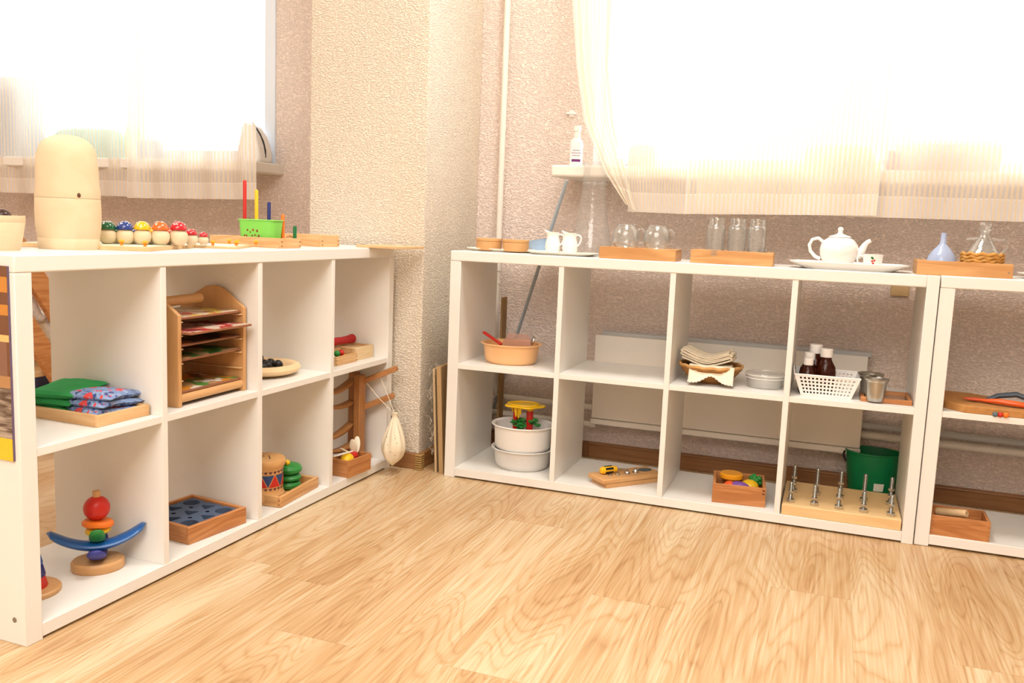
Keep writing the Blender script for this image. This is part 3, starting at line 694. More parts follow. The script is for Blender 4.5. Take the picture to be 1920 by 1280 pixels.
# raise beads by a second layer
for i, (x, y, c, nm) in enumerate(((.030, .018, 'green', 'green'), (.055, .018, 'red', 'red'))):
    o = G().ball((0, 0, .011), .0105, n=16).done('bead', M[c]); solo(o, 'topmost %s bead in the small open wooden box on the left unit' % nm, 'bead', loc_in(t, x, y, .0245), group='beads in the small wooden box')
t = crate('wooden_box', 'pale pine box with the red roll lying on it, behind the small bead box', 'box', Vector((-.323, -.335, MZ)), ARZ, .19, .10, .040, M['pine'], M['piney'], .010)
t3_ = crate('wooden_box', 'pale pine box at the far end of the left unit, behind the bead box', 'box', Vector((-.268, -.137, MZ)), ARZ, .112, .10, .042, wood('pale_spruce', 'F3DDB4', 'DDB87E', 0, 1.2, .5, .4), M['piney'], .012, joint=False, fl=.036)
t2_ = G().tube([(-.10, .06, 0), (-.05, .058, .002), (-.01, .06, 0), (.03, .062, -.001), (.055, .062, 0)], [.016, .013, .0125, .014, .016], 16)
o = t2_.done('red_roll', mat('red_cloth', 'B81E24', .6)); solo(o, 'red padded roll lying across the pale pine box', 'toy', (-.278, -.098, MZ+.0585), ARZ)

# =============== left unit: bottom row ===============
t = thing('balancing_toy', 'wooden balancing toy with blue curved arms, coloured rings and a red ball', 'toy', (-.350, -1.152, BZ), .85)
G().lathe([(0, 0), (.054, 0), (.057, .004), (.057, .018), (.053, .023), (0, .024)], n=48, sy=.86).done('base', M['beech'], t)
bl = mat('blue_stain', '1A5FA8', .3, var=.1, coat=.3)
def arc_bar(rz, L_, w_, th, z, rise, m, name='arc'):
    g = G(Matrix.Rotation(rz, 4, 'Z')); pts = 24
    def f(u, v):
        s = (u-.5)*2; x = s*L_; zz = z+rise*s*s
        q = v*2*PI; e = math.sqrt(max(0, 1-abs(s)**12))
        return (x, w_/2*math.cos(q)*e, zz+th/2*math.sin(q)*e)
    V = []; n = 14
    for i in range(pts+1): V.append([g.bm.verts.new(g.M @ Vector(f(i/pts, j/n))) for j in range(n)])
    for i in range(pts):
        for j in range(n): g.bm.faces.new((V[i][j], V[i][(j+1) % n], V[i+1][(j+1) % n], V[i+1][j]))
    bmesh.ops.remove_doubles(g.bm, verts=g.bm.verts, dist=.0002)
    return g.done(name, m, t)
arc_bar(1.45, .072, .040, .018, .034, .030, M['violet'], 'violet_arc')
arc_bar(-.05, .104, .042, .021, .054, .042, bl, 'blue_arc')
arc_bar(1.5, .046, .034, .015, .071, .034, M['green'], 'green_arc')
def disc(x, y, z, r, h, m, tilt=0, td=0):
    Mx = Matrix.Rotation(td, 4, 'Z') @ Matrix.Rotation(tilt, 4, 'Y')
    G().lathe([(0, 0), (r*.82, 0), (r, h*.3), (r, h*.7), (r*.82, h), (0, h)], (x, y, z), 32, M=Mx).done('ring', m, t)
disc(.003, 0, .085, .028, .014, M['yellow'], -.12)
disc(.001, -.003, .100, .034, .016, M['orange'], .10, .6)
G().ball((0, 0, .143), .0285, n=32).done('red_ball', M['red'], t)
G().cyl((0, 0, .165), (0, 0, .184), .0085, n=20).done('peg', M['beechz'], t, bevel=.002)
# stacking cone
t = thing('stacking_cone', 'coloured stacking cone on a wooden disc, half hidden by the left end panel', 'toy', (-.375, -1.312, BZ))
G().lathe([(0, 0), (.058, 0), (.060, .003), (.060, .009), (.057, .012), (0, .012)], n=44).done('base', M['beech'], t)
z = .012
for c, r, h in (('red', .034, .024), ('navy', .030, .026), ('blue', .025, .026), ('green', .019, .022), ('yellow', .013, .020)):
    G().lathe([(0, z), (r-.001, z), (r, z+.003), (r-.005, z+h-.003), (r-.006, z+h), (0, z+h)], n=36).done('stacking_ring', M[c], t); z += h
# shape sorting box
a = atz(354, 1022, BZ); b = atz(462, 980, BZ)
rz = ang(a, b); sx = (b-a).length; sy = .20
t = thing('shape_box', 'orange-brown wooden box with a dark blue foam inlay full of cut-out shapes', 'box', a, rz)
hh = .045
for y in (0, sy-.011): G().bb(0, sx, y, y+.011, 0, hh).done('long_side', M['orangew'], t, bevel=.002)
for x in (0, sx-.011): G().bb(x, x+.011, .011, sy-.011, 0, hh).done('short_side', M['orangewy'], t, bevel=.002)
G().bb(.006, sx-.006, .006, sy-.006, .001, .01).done('bottom', M['orangew'], t)
def foam():
    """sheet with holes: cells of a grid, each cell a square ring around its cut-out"""
    g = G(); nx, ny = 3, 3; X0, X1, Y0, Y1 = .011, sx-.011, .011, sy-.011
    cw = (X1-X0)/nx; ch = (Y1-Y0)/ny; holes = []
    kinds = ['oval', 'tri', 'rect', 'tri', 'rect', 'tri', 'oval', 'rect', 'tri', 'oval', 'rect', 'tri', 'oval', 'tri', 'rect', 'oval']
    for i in range(nx):
        for j in range(ny):
            cx, cy = X0+(i+.5)*cw, Y0+(j+.5)*ch; n = 24; k = kinds[(i*3+j*5) % 16]
            out, inn = [], []
            for q in range(n):
                a_ = 2*PI*(q+.5)/n; c_, s_ = math.cos(a_), math.sin(a_); mxx = max(abs(c_), abs(s_))
                out.append((cx+c_/mxx*cw/2, cy+s_/mxx*ch/2))
                if k == 'oval': inn.append((cx+c_*cw*.38, cy+s_*ch*.38))
                elif k == 'rect': inn.append((cx+c_/mxx*cw*.36, cy+s_/mxx*ch*.32))
                else:
                    sec = (a_-PI/2) % (2*PI/3); rad = math.cos(PI/3)/math.cos(sec-PI/3); inn.append((cx+c_*rad*cw*.42, cy+s_*rad*ch*.42))
            z1 = hh-.007; z0 = z1-.018
            vo = [g.bm.verts.new((x, y, z1)) for x, y in out]; vi = [g.bm.verts.new((x, y, z1)) for x, y in inn]; vb = [g.bm.verts.new((x, y, z0)) for x, y in inn]
            for q in range(n):
                r_2 = (q+1) % n
                g.bm.faces.new((vo[q], vo[r_2], vi[r_2], vi[q])); g.bm.faces.new((vi[q], vi[r_2], vb[r_2], vb[q]))
            holes.append((vb, ))
    return g
foam().done('foam_inlay', mat('slate_blue_foam', '4E5E78', .8, var=.06), t, smooth=False)

# drum + frog in an oblong tray
a = Vector((-.216, -.634, BZ)); b = Vector((-.221, -.413, BZ))
rz = math.atan2(.999, -.02)+.10
t = thing('wooden_tray', 'narrow wooden tray with raised edge, standing askew under the drum and the green frog', 'tray', Vector((-.228, -.612, BZ)), ARZ+.09)
sx, sy, hh = .222, .20, .033
G().bb(.005, sx-.005, .005, sy-.005, .0005, .007).done('bottom', M['honey'], t)
for y in (0, sy-.011): G().bb(0, sx, y, y+.011, 0, hh).done('long_side', M['honey'], t, bevel=.0025)
for x in (0, sx-.011): G().bb(x, x+.011, .011, sy-.011, 0, hh).done('short_side', M['honeyy'], t, bevel=.0025)
G().bb(-.0006, .004, .002, .009, .006, .012).bb(-.0006, .004, .002, .009, .018, .024).done('joint', M['oak'], t)
drum_tray = t
dl = loc_in(t, .048, .080, .0075)
t = thing('toy_drum', 'wooden toy drum with a red and blue triangle pattern and a slotted top', 'drum', dl)
G().lathe([(0, 0), (.052, 0), (.055, .004), (.055, .018), (.052, .022), (.0505, .034), (.0505, .086), (.053, .096), (.057, .102), (.058, .114), (.055, .120), (0, .121)], n=56).done('body', mat('honey_maple', 'D8A468', .4, var=.12, scale=30), t)
g1, g2, g3 = G(), G(), G()
nT = 8; r0 = .0512
def tri(g, th0, th1, z0, z1, up, rr):
    p0 = [(th0, z0), (th1, z0), ((th0+th1)/2, z1)] if up else [(th0, z1), (th1, z1), ((th0+th1)/2, z0)]
    v = []
    k = 6
    # subdivide along the angle so the triangle follows the cylinder
    rows = []
    for i in range(k+1):
        s = i/k; row = []
        zz = p0[0][1]+(p0[2][1]-p0[0][1])*s; hw = (th1-th0)/2*(1-s); mid = (th0+th1)/2
        for j in range(5): q = mid-hw+2*hw*j/4; row.append(g.bm.verts.new((rr*math.cos(q), rr*math.sin(q), zz)))
        rows.append(row)
    for A_, B_ in zip(rows, rows[1:]):
        for j in range(4): g.bm.faces.new((A_[j], A_[j+1], B_[j+1], B_[j]))
for i in range(nT):
    q = 2*PI*i/nT; d_ = 2*PI/nT
    tri(g1, q+.05, q+d_-.05, .043, .078, True, r0); tri(g2, q+d_/2+.05, q+d_*1.5-.05, .043, .078, False, r0)
for i in range(nT*3):
    q = 2*PI*i/nT/3; d_ = 2*PI/nT/3
    tri(g3, q+.02, q+d_-.02, .081, .089, False, r0+.0006); tri(g3, q+.02, q+d_-.02, .033, .040, False, r0+.0004)
for gg, nm, m_ in ((g1, 'red_triangles', M['red']), (g2, 'blue_triangles', mat('blue_print', '2C4372', .5)), (g3, 'border_triangles', mat('maroon_print', '5A2A3A', .5))):
    bmesh.ops.remove_doubles(gg.bm, verts=gg.bm.verts, dist=.00005); gg.done(nm, m_, t)
G().box((.012, .004, .1213), (.003, .036, .001), .7).box((-.022, -.002, .1213), (.036, .002, .001), .4).done('slot', M['brown'], t)
fl = loc_in(drum_tray, .158, .066, .0075)
t = thing('wooden_frog', 'green wooden frog toy of stacked rounded discs with yellow eyes, beside the drum', 'toy frog', fl)
G().lathe([(0, 0), (.026, 0), (.034, .006), (.036, .014), (.032, .022), (.012, .025), (0, .025)], n=36).done('lower_body', M['green'], t)
G().lathe([(0, .025), (.028, .025), (.036, .030), (.037, .036), (.030, .044), (0, .046)], n=36).done('belly', M['green'], t)
G().lathe([(0, .046), (.030, .047), (.038, .054), (.039, .062), (.033, .072), (.018, .077), (0, .078)], n=36).done('head', M['green'], t)
kd = math.atan2(CAM.y-fl.y, CAM.x-fl.x)
for s in (-1, 1):
    e = Vector((math.cos(kd-.5), math.sin(kd-.5), 0))*.019 + Vector((math.cos(kd+PI/2), math.sin(kd+PI/2), 0))*(-.010*s-.006)
    eye = G().ball((e.x, e.y, .083), .0085, n=18).done('eye', M['yellow'], t)
    G().ball((e.x+math.cos(kd-.8)*.0072, e.y+math.sin(kd-.8)*.0072, .083), .0042, n=12).done('pupil', M['black'], eye)

# box with lemon and rabbit
a = Vector((-.200, -.287, BZ)); b = Vector((-.186, -.156, BZ))
rz = ARZ-.07
t = thing('wooden_box', 'rough-grained wooden box holding a yellow lemon toy and a white-eared rabbit', 'box', Vector((-.210, -.272, BZ)), rz)
sx, sy, hh = .125, .075, .056
for y in (0, sy-.007): G().bb(0, sx, y, y+.007, 0, hh).done('long_side', M['orangew'], t, bevel=.0012)
for x in (0, sx-.007): G().bb(x, x+.007, .007, sy-.007, 0, hh).done('short_side', M['orangewy'], t, bevel=.0012)
G().bb(.003, sx-.003, .003, sy-.003, .0005, .005).done('bottom', M['orangew'], t)
bx = t
o = G().lathe([(0, -.034), (.006, -.030), (.016, -.022), (.0225, -.006), (.0225, .006), (.016, .022), (.006, .030), (0, .033)], n=28, M=Matrix.Rotation(PI/2, 4, 'Y')).done('toy_lemon', M['yellow'])
solo(o, 'yellow toy lemon in the rough-grained wooden box', 'toy lemon', loc_in(bx, .040, .035, .046), rz+.4)
rl = loc_in(bx, .085, .045, .006)
t = thing('toy_rabbit', 'small red wooden rabbit with upright white ears in the rough-grained box', 'toy rabbit', rl, rz)
G().lathe([(0, 0), (.016, 0), (.021, .010), (.020, .024), (.017, .036), (.019, .044), (.015, .054), (0, .058)], n=28).done('body', M['red'], t)
def ear(px_, py_, tilt, rr_, nm='ear'):
    g = G(Matrix.Translation((px_, py_, .050)) @ Matrix.Rotation(rr_, 4, 'Z') @ Matrix.Rotation(tilt, 4, 'X'))
    g.ball((0, 0, .026), .0290, (.42, .13, 1), 18).done(nm, M['ivory'], t)
ear(.006, 0, -.35, 1.9); ear(.012, -.004, .25, 1.9); ear(-.012, .002, -1.0, 1.4)
for k, (x0_, z_) in enumerate(((-.0, .064), (-.0, .060))):
    o = G().cyl((-.055, 0, 0), (.030, .0, -.004), .0022, n=10).done('stick', M['white']); solo(o, 'thin white stick lying over the lemon in the rough-grained box', 'stick', loc_in(bx, .030, .028+.012*k, z_+.012), rz, group='white sticks over the lemon')

# marble run
t = thing('marble_run', 'wooden marble run with curved slats between uprights, standing in the last cell', 'marble run', (-.292, -.088, BZ), ARZ)
# local x runs along the shelf toward the pillar, y runs into the shelf
G().bb(-.045, .066, -.028, .048, 0, .014).bb(-.20, -.045, .004, .048, 0, .014).done('base', M['beech'], t, bevel=.004)
for y, x, m_ in ((-.012, .0, 0), (.036, .045, 0)):
    G().bb(x-.020, x+.020, y-.012, y+.012, .014, .300).done('upright', M['oakz'], t, bevel=.003)
G().bb(-.20, -.165, .010, .024, .014, .29).done('upright', M['oakz'], t, bevel=.003)
for k in range(4):
    z0_ = .285-k*.074; z1_ = z0_-.018; pts = []
    g = G()
    def f(u, v, z0_=z0_, z1_=z1_):
        x = -.185+.185*u; sag = -.012*math.sin(u*PI); return (x, .002+v*.028, z0_+(z1_-z0_)*(1-u)*(-1 if k % 2 else 1)+sag-.004)
    g.grid(f, 14, 3).done('track', M['oak'], t, solid=.010)
for z_ in (.262, .195, .125, .055): G().bb(.021, .048, -.004, .034, z_-.005, z_+.005).done('track_stop', M['oak'], t, bevel=.002)
for z_, l in ((.268, .145), (.178, .135)):
    g = G(Matrix.Translation((.016, .004, z_)) @ Matrix.Rotation(-PI/2+.32, 4, 'Z') @ Matrix.Rotation(-.42, 4, 'Y'))
    g.bb(0, l, -.012, .012, -.009, .009).done('arm', M['oak'], t, bevel=.002)
mr = t
# marble bag
bc = aty(741, 830, -.045)
bz0 = atx(742, 872, bc.x).z
t = thing('drawstring_bag', 'cream cotton drawstring bag with small printed specks hanging from the marble run arm', 'bag', (-.160, -.062, 0))
zb0 = .034; ztop = .212
def bagf(u, v):
    q = u*2*PI; z = zb0+(ztop-zb0)*v
    prof = [(0, .005), (.06, .019), (.15, .030), (.3, .0385), (.42, .0385), (.55, .033), (.7, .024), (.86, .013), (.94, .0065), (1, .012)]
    for (a_, ra), (b_, rb) in zip(prof, prof[1:]):
        if v <= b_+1e-6: r = ra+(rb-ra)*(v-a_)/(b_-a_); break
    r *= 1+.13*v*math.sin(9*q)+.05*math.sin(3*q+v*7)
    return (r*math.cos(q)*1.0, r*math.sin(q)*1.15, z+.004*math.sin(q+1)*(1-v))
def cotton():
    m = mat('printed_cream_cotton', 'EFE3C8', .9, var=.05, bump=.3, bscale=400)
    nt = m.node_tree; N, L = nt.nodes, nt.links; b_ = N['Principled BSDF']
    v = N.new('ShaderNodeTexVoronoi'); v.inputs['Scale'].default_value = 70; tc = N.new('ShaderNodeTexCoord'); L.new(tc.outputs['Object'], v.inputs['Vector'])
    c = N.new('ShaderNodeMath'); c.operation = 'LESS_THAN'; c.inputs[1].default_value = .12; L.new(v.outputs['Distance'], c.inputs[0])
    old = b_.inputs['Base Color'].links[0].from_socket; mx = N.new('ShaderNodeMix'); mx.data_type = 'RGBA'
    L.new(c.outputs[0], mx.inputs[0]); L.new(old, mx.inputs[6]); mx.inputs[7].default_value = lin('8A6A4A'); L.new(mx.outputs[2], b_.inputs['Base Color']); return m
M['cotton'] = cotton()
g = G().grid(bagf, 54, 26, close_u=True); g.done('bag_body', M['cotton'], t, sub=1)
a1 = Vector((0, 0, ztop-.004)); arm = loc_in(mr, .018, -.014, .285)-t.location
arm2 = loc_in(mr, .040, -.060, .305)-t.location
g = G().tube([a1, a1*.5+arm*.5+Vector((0, 0, -.006)), arm], .0011, 6).tube([a1, a1*.55+arm2*.45+Vector((.004, .0, -.004)), arm2], .0011, 6).tube([a1+Vector((.006*math.cos(q), .006*math.sin(q), -.003)) for q in [k*.63 for k in range(10)]], .0013, 6, True)
g.done('cord', M['ivory'], t)

# picture sheet on the near end panel of the left unit
t = thing('picture_panel', 'glossy picture on the near end of the left unit with a yellow bottom strip', 'picture', A(-.0006, 0, 0), ARZ-PI/2)
# local x runs to the shelf's front (toward +x), z up, facing -y
c, s = math.cos(t.rotation_euler.z), math.sin(t.rotation_euler.z)
def PB(x0, x1, z0, z1, d0, d1): return G().bb(x0, x1, -d1, -d0, z0, z1)
PBx0, PBx1 = -.30, -.013
PB(PBx0, PBx1, .372, .742, 0, .003).done('backing', mat('picture_brown', '7A5238', .25, var=.2, scale=10), t)
PB(PBx0, PBx1-.001, .372, .415, .003, .0036).done('yellow_strip', mat('picture_yellow', 'F0C432', .3), t)
def rugm(name, c1, c2, sc=(6, 1, 40)):
    m, nt, b, N, L = newmat(name); tc = N.new('ShaderNodeTexCoord'); mp = N.new('ShaderNodeMapping'); mp.inputs['Scale'].default_value = sc; L.new(tc.outputs['Object'], mp.inputs[0])
    n = N.new('ShaderNodeTexNoise'); n.inputs['Scale'].default_value = 3; n.inputs['Detail'].default_value = 5; L.new(mp.outputs[0], n.inputs['Vector'])
    r = N.new('ShaderNodeValToRGB'); r.color_ramp.elements[0].position = .4; r.color_ramp.elements[1].position = .6; r.color_ramp.elements[0].color = lin(c1); r.color_ramp.elements[1].color = lin(c2)
    L.new(n.outputs['Fac'], r.inputs[0]); L.new(r.outputs[0], b.inputs['Base Color']); b.inputs['Roughness'].default_value = .6; return m
PB(PBx0, PBx1-.001, .415, .512, .003, .0036).done('rug_picture', rugm('picture_rug', '5E4A3A', 'B5A492'), t)
PB(PBx0, PBx1-.001, .512, .535, .003, .0036).done('slat_picture', mat('picture_tan', 'B5885A', .3), t)
for z0_, z1_, c_ in ((.600, .613, 'E8BE78'), (.650, .670, 'C9883C'), (.693, .722, 'C9883C')): PB(PBx0, PBx1-.001, z0_, z1_, .003, .0036).done('slat_picture', mat('picture_slat', c_, .3), t)
PB(-.09, -.02, .535, .60, .003, .0034).done('pale_wall_picture', mat('picture_wall', '8A6450', .4), t)
PB(PBx1, PBx1+.0012, .372, .742, 0, .0036).done('edge', mat('picture_edge', '6A5A78', .3), t)
# =============== right unit: top ===============
def oval_tray(name, label, loc, rz, a, b, h, m, rim=.010, cat='tray', group=None, thick=.0025):
    t = thing(name, label, cat, loc, rz, group)
    def ring(k, z):  # rounded rectangle
        pts = []
        A_, B_ = a*k, b*k; 
        for i in range(48):
            q = 2*PI*i/48; c_, s_ = math.cos(q), math.sin(q); p_ = 2/4.5
            pts.append((A_*math.copysign(abs(c_)**p_, c_), B_*math.copysign(abs(s_)**p_, s_), z))
        return pts
    rm = rim/a
    rs = [ring(1-2.2*rm, 0), ring(1-1.0*rm, h*.55), ring(1, h), ring(1-.1*rm, h+.0012), ring(1-1.3*rm, h*.6+.001), ring(1-2.4*rm, thick)]
    g = G(); V = [[g.bm.verts.new(p) for p in r] for r in rs]
    for A_, B_ in zip(V, V[1:]):
        for i in range(48): g.bm.faces.new((A_[i], A_[(i+1) % 48], B_[(i+1) % 48], B_[i]))
    g.bm.faces.new(V[0][::-1]); g.bm.faces.new(V[-1]); g.done('tray_body', m, t); return t
M['cream'] = mat('cream_enamel_tray', 'F1ECDD', .3)
c1 = Vector((.118, .155, TZ)); T1 = oval_tray('small_tray', 'thin cream tray under the two round wooden boxes', c1, .04, .112, .075, .009, M['cream'], group='small cream trays')
def round_box(loc, label):
    t = thing('round_wooden_box', label, 'box', loc, 0, 'round wooden boxes on the cream tray')
    G().lathe([(0, 0), (.040, 0), (.043, .002), (.0435, .006), (.0440, .030), (0, .030)], n=44).done('box_body', M['beech'], t)
    G().lathe([(0, .0305), (.0432, .0305), (.0445, .0315), (.0445, .0385), (.0430, .040), (0, .0405)], n=44).done('lid', M['beech'], t)
p = aty(917, 458, .12); round_box((p.x, .12, TZ+.003), 'round lidded wooden box, the left one of two on the cream tray')
p = aty(967, 459, .115); round_box((p.x, .115, TZ+.003), 'round lidded wooden box, the right one of two on the cream tray')
c2_ = Vector((.352, .105, TZ)); oval_tray('small_tray', 'thin cream tray under the two small white jugs', c2_, .03, .112, .075, .009, M['cream'], group='small cream trays')
def jug(loc, rz, label):
    t = thing('milk_jug', label, 'jug', loc, rz, 'small white porcelain jugs')
    g = G(); n = 40
    prof = [(.0195, 0), (.0215, .001), (.0225, .008), (.0255, .020), (.0255, .030), (.0225, .044), (.0195, .055), (.0200, .064), (.0222, .070)]
    def rr(r, z, q):
        k = max(0, (z-.048)/.022); sp_ = max(0, math.cos(q-PI))**8
        return Vector(((r+.012*k*sp_)*math.cos(q), r*math.sin(q), z+.007*k*sp_))
    V = [[g.bm.verts.new(rr(r, z, 2*PI*i/n)) for i in range(n)] for r, z in prof]
    Vi = [[g.bm.verts.new(rr(r-.0022, z, 2*PI*i/n)) for i in range(n)] for r, z in prof[::-1][:-1]] 
    VV = V+Vi
    for A_, B_ in zip(VV, VV[1:]):
        for i in range(n): g.bm.faces.new((A_[i], A_[(i+1) % n], B_[(i+1) % n], B_[i]))
    g.bm.faces.new(V[0][::-1]); g.bm.faces.new(VV[-1]); g.done('jug_body', M['porcelain'], t)
    G().tube([(.019, 0, .062), (.030, 0, .064), (.0375, 0, .058), (.038, 0, .046), (.032, 0, .034), (.0245, 0, .028)], .0028, 10).done('handle', M['porcelain'], t)
p = aty(1038, 468, .10); jug((p.x-.003, .10, TZ+.003), -.15, 'small white porcelain jug, the left one of two on the cream tray')
p = aty(1070, 469, .10); jug((p.x-.003, .10, TZ+.003), -.15, 'small white porcelain jug, the right one of two on the cream tray')
# blue scoop
p = aty(1008, 465, .25)
t = thing('blue_scoop', 'pale blue plastic pitcher standing behind the left white jug', 'pitcher', (p.x+.005, .25, TZ))
g = G(); n = 36; V = []
for r, z in ((.024, 0), (.027, .002), (.033, .040), (.038, .044), (.0355, .043), (.025, .003)):
    V.append([g.bm.verts.new((r*math.cos(2*PI*i/n)*(1.15), r*math.sin(2*PI*i/n), z+(.008*math.cos(2*PI*i/n) if z > .03 else 0))) for i in range(n)])
for A_, B_ in zip(V, V[1:]):
    for i in range(n): g.bm.faces.new((A_[i], A_[(i+1) % n], B_[(i+1) % n], B_[i]))
g.bm.faces.new(V[0][::-1]); g.bm.faces.new(V[-1]); g.done('pitcher_body', M['skyblue'], t)
G().tube([(.040, 0, .044), (.052, 0, .046), (.066, 0, .05)], .004, 8).done('handle', M['skyblue'], t)
# tall clear conical vase with measuring neck
p = aty(1107, 465, .23)
t = thing('glass_flask', 'tall clear conical flask behind the cream tray, the striped curtain showing through it', 'flask', (p.x, .24, TZ))
hp = aty(1107, 306, .24).z-TZ
hn = aty(1107, 345, .24).z-TZ
G().lathe([(.073, .001), (.075, .006), (.070, .030), (.058, .085), (.048, .135), (.040, hn-.02), (.037, hn), (.040, hn+.01), (.038, hp-.02), (.039, hp)], n=56).done('flask_body', M['glass2'], t)
G().lathe([(0, .0012), (.073, .001), (.073, .003), (0, .003)], n=48).done('flask_base', M['glass2'], t)
G().tube([(.0385*math.cos(q*.2618), .0385*math.sin(q*.2618), hn+.002) for q in range(24)], .0022, 8, True).tube([(.039*math.cos(q*.2618), .039*math.sin(q*.2618), hp) for q in range(24)], .0014, 8, True).done('rim', M['glass2'], t)
t2 = thing('hanging_hook', 'small clear plastic hook hanging below the curtain edge beside the flask', 'hook', (aty(1152, 385, .225).x, .225, aty(1152, 372, .225).z))
G().tube([(0, 0, .02), (-.005, 0, .01), (-.006, 0, -.018), (0, 0, -.026), (.006, 0, -.018), (.005, 0, .01)], .0016, 6, True).done('loop', M['glass2'], t2)
# wooden boxes on top
q0 = Vector((.497, .012, TZ)); q1 = atz(1278, 489, TZ)
bA = crate('wooden_box', 'shallow orange pine box holding the two round glass cups', 'box', q0, .03, .236, .135, .036, M['honey'], M['honeyy'], .009, joint=False, fl=.027)
bB = crate('wooden_box', 'shallow orange pine box holding the glass jars', 'box', Vector((.776, .028, TZ)), .03, .240, .13, .040, M['honey'], M['honeyy'], .009, joint=False, fl=.021)
bC = crate('wooden_box', 'long pine box holding the blue funnel and the straw-wrapped cruet', 'box', Vector((1.4015, .028, TZ)), .0, .236, .14, .040, M['honey'], M['honeyy'], .010, joint=False, fl=.021)
G().cyl((.226, -.001, .017), (.226, .003, .017), .0022).done('screw', M['darkmetal'], bC)
# glass cups (rounded, rim up)
def cup_round(loc, rz, label, handle):
    t = thing('glass_cup', label, 'cup', loc, rz, 'round glass cups in the pine box')
    prof = [(0, .001), (.024, 0), (.028, .002), (.037, .014), (.0425, .031), (.0425, .045), (.038, .060), (.031, .070), (.0285, .074), (.0295, .078)]
    G().lathe(prof+[(r-.0018, z) for r, z in prof[::-1][:-2]]+[(.0, .005)], n=48).done('cup_body', M['glass'], t)
    G().tube([(.0292*math.cos(k*.2618), .0292*math.sin(k*.2618), .0778) for k in range(24)], .0013, 8, True).done('rim', M['glass'], t)
    if handle: G().tube([(.036, 0, .064), (.048, 0, .068), (.060, 0, .058), (.062, 0, .042), (.054, 0, .026), (.040, 0, .022)], .0034, 10).done('handle', M['glass'], t)
p = aty(1173, 455, .075); cup_round((p.x, .075, TZ+.0275), .2, 'round glass cup at the left of the orange pine box', True)
p = aty(1231, 458, .075); cup_round((p.x, .075, TZ+.0275), -.35, 'round glass cup with its handle to the right, next to the jars', True)
def jar(loc, label):
    t = thing('glass_jar', label, 'jar', loc, random.random(), 'slim glass jars in the pine box')
    prof = [(0, .001), (.024, 0), (.027, .003), (.0275, .080), (.026, .089), (.0222, .094)]
    G().lathe(prof+[(r-.0016, z) for r, z in prof[::-1][:-2]]+[(0, .005)], n=40).done('jar_body', M['glass'], t)
    th = [(.0225, .0945)]
    for k in range(5): th += [(.0232, .095+k*.0042), (.0222, .0972+k*.0042)]
    th += [(.0225, .117), (0, .1175)]
    G().lathe(th, n=40).done('threaded_neck', glass('ribbed_glass', (.92, .95, .96), .7, .18), t)
for px, Y, lab in ((1341, .055, 'slim glass jar at the left of the three front jars in the pine box'), (1381, .06, 'slim glass jar in the middle of the three front jars'), (1418, .065, 'slim glass jar at the right of the three, apart from the others')):
    p = aty(px, 460, Y); jar((p.x, Y, TZ+.0215), lab)
p = aty(1431, 462, .095)
o = G().lathe([(0, 0), (.012, 0), (.014, .03), (.013, .03), (.011, .003), (0, .003)], n=24).done('shot_glass', M['glass']); solo(o, 'tiny clear glass at the right end of the jar box', 'glass', (p.x, .095, TZ+.0215))
# teapot tray
tc_ = Vector((1.222, .105, TZ))
T3 = oval_tray('serving_tray', 'white oblong serving tray with a wide rim under the teapot', tc_, .03, .165, .085, .0205, M['porcelain'], .020, thick=.006)
p = aty(1572, 480, .10)
t = thing('teapot', 'round white porcelain teapot with spout to the right and gold-tipped lid knob', 'teapot', (p.x, .10, TZ+.0062))
G().lathe([(0, 0), (.030, 0), (.033, .002), (.034, .006), (.042, .016), (.052, .034), (.0545, .050), (.051, .066), (.042, .079), (.032, .0855), (.028, .087), (0, .087)], n=56).done('pot_body', M['porcelain'], t)
lid = G().lathe([(0, .0865), (.0315, .0868), (.0325, .088), (.028, .091), (.016, .095), (.0085, .0975), (.0065, .101), (.0065, .106), (.0085, .109), (.0075, .114), (.003, .117), (0, .1175)], n=44).done('lid', M['porcelain'], t)
G().ball((0, 0, .1155), .0035, (1, 1, .7), 14).done('gold_tip', mat('gold_glaze', 'E2B65A', .25, .6), lid)
g = G().tube([(.045, 0, .036), (.056, 0, .042), (.063, 0, .054), (.069, 0, .068), (.076, 0, .077), (.084, 0, .082)], [.0145, .013, .0105, .008, .0065, .0055], 16).done('spout', M['porcelain'], t)
G().tube([(-.046, 0, .073), (-.060, 0, .083), (-.076, 0, .078), (-.0835, 0, .062), (-.079, 0, .044), (-.065, 0, .029), (-.050, 0, .023)], .0050, 12).done('handle', M['porcelain'], t)
p = aty(1636, 490, .065)
t = thing('teacup', 'small white teacup with a red cherry print beside the teapot', 'cup', (p.x, .065, TZ+.0062), PI)
prof = [(0, .002), (.019, 0), (.0215, .002), (.0245, .015), (.027, .035), (.0285, .043)]
G().lathe(prof+[(r-.0018, z) for r, z in prof[::-1][:-2]]+[(0, .005)], n=44).done('cup_body', M['porcelain'], t)
G().tube([(.027, 0, .036), (.036, 0, .038), (.042, 0, .030), (.039, 0, .018), (.026, 0, .012)], .0026, 10).done('handle', M['porcelain'], t)
kd = math.atan2(CAM.y-.065, CAM.x-p.x)-PI
g = G()
for q, z in ((-.05, .024), (.18, .026), (.06, .018)): g.ball((.0262*math.cos(kd+q), .0262*math.sin(kd+q), z), .0028, (1, 1, 1), 12)
g.done('cherries', M['red'], t)
g = G()
for q, z in ((-.10, .034), (.0, .032)): g.ball((.0272*math.cos(kd+q), .0272*math.sin(kd+q), z), .0026, (1, 1, 1.2), 10)
g.done('leaves', M['dkgreen'], t)
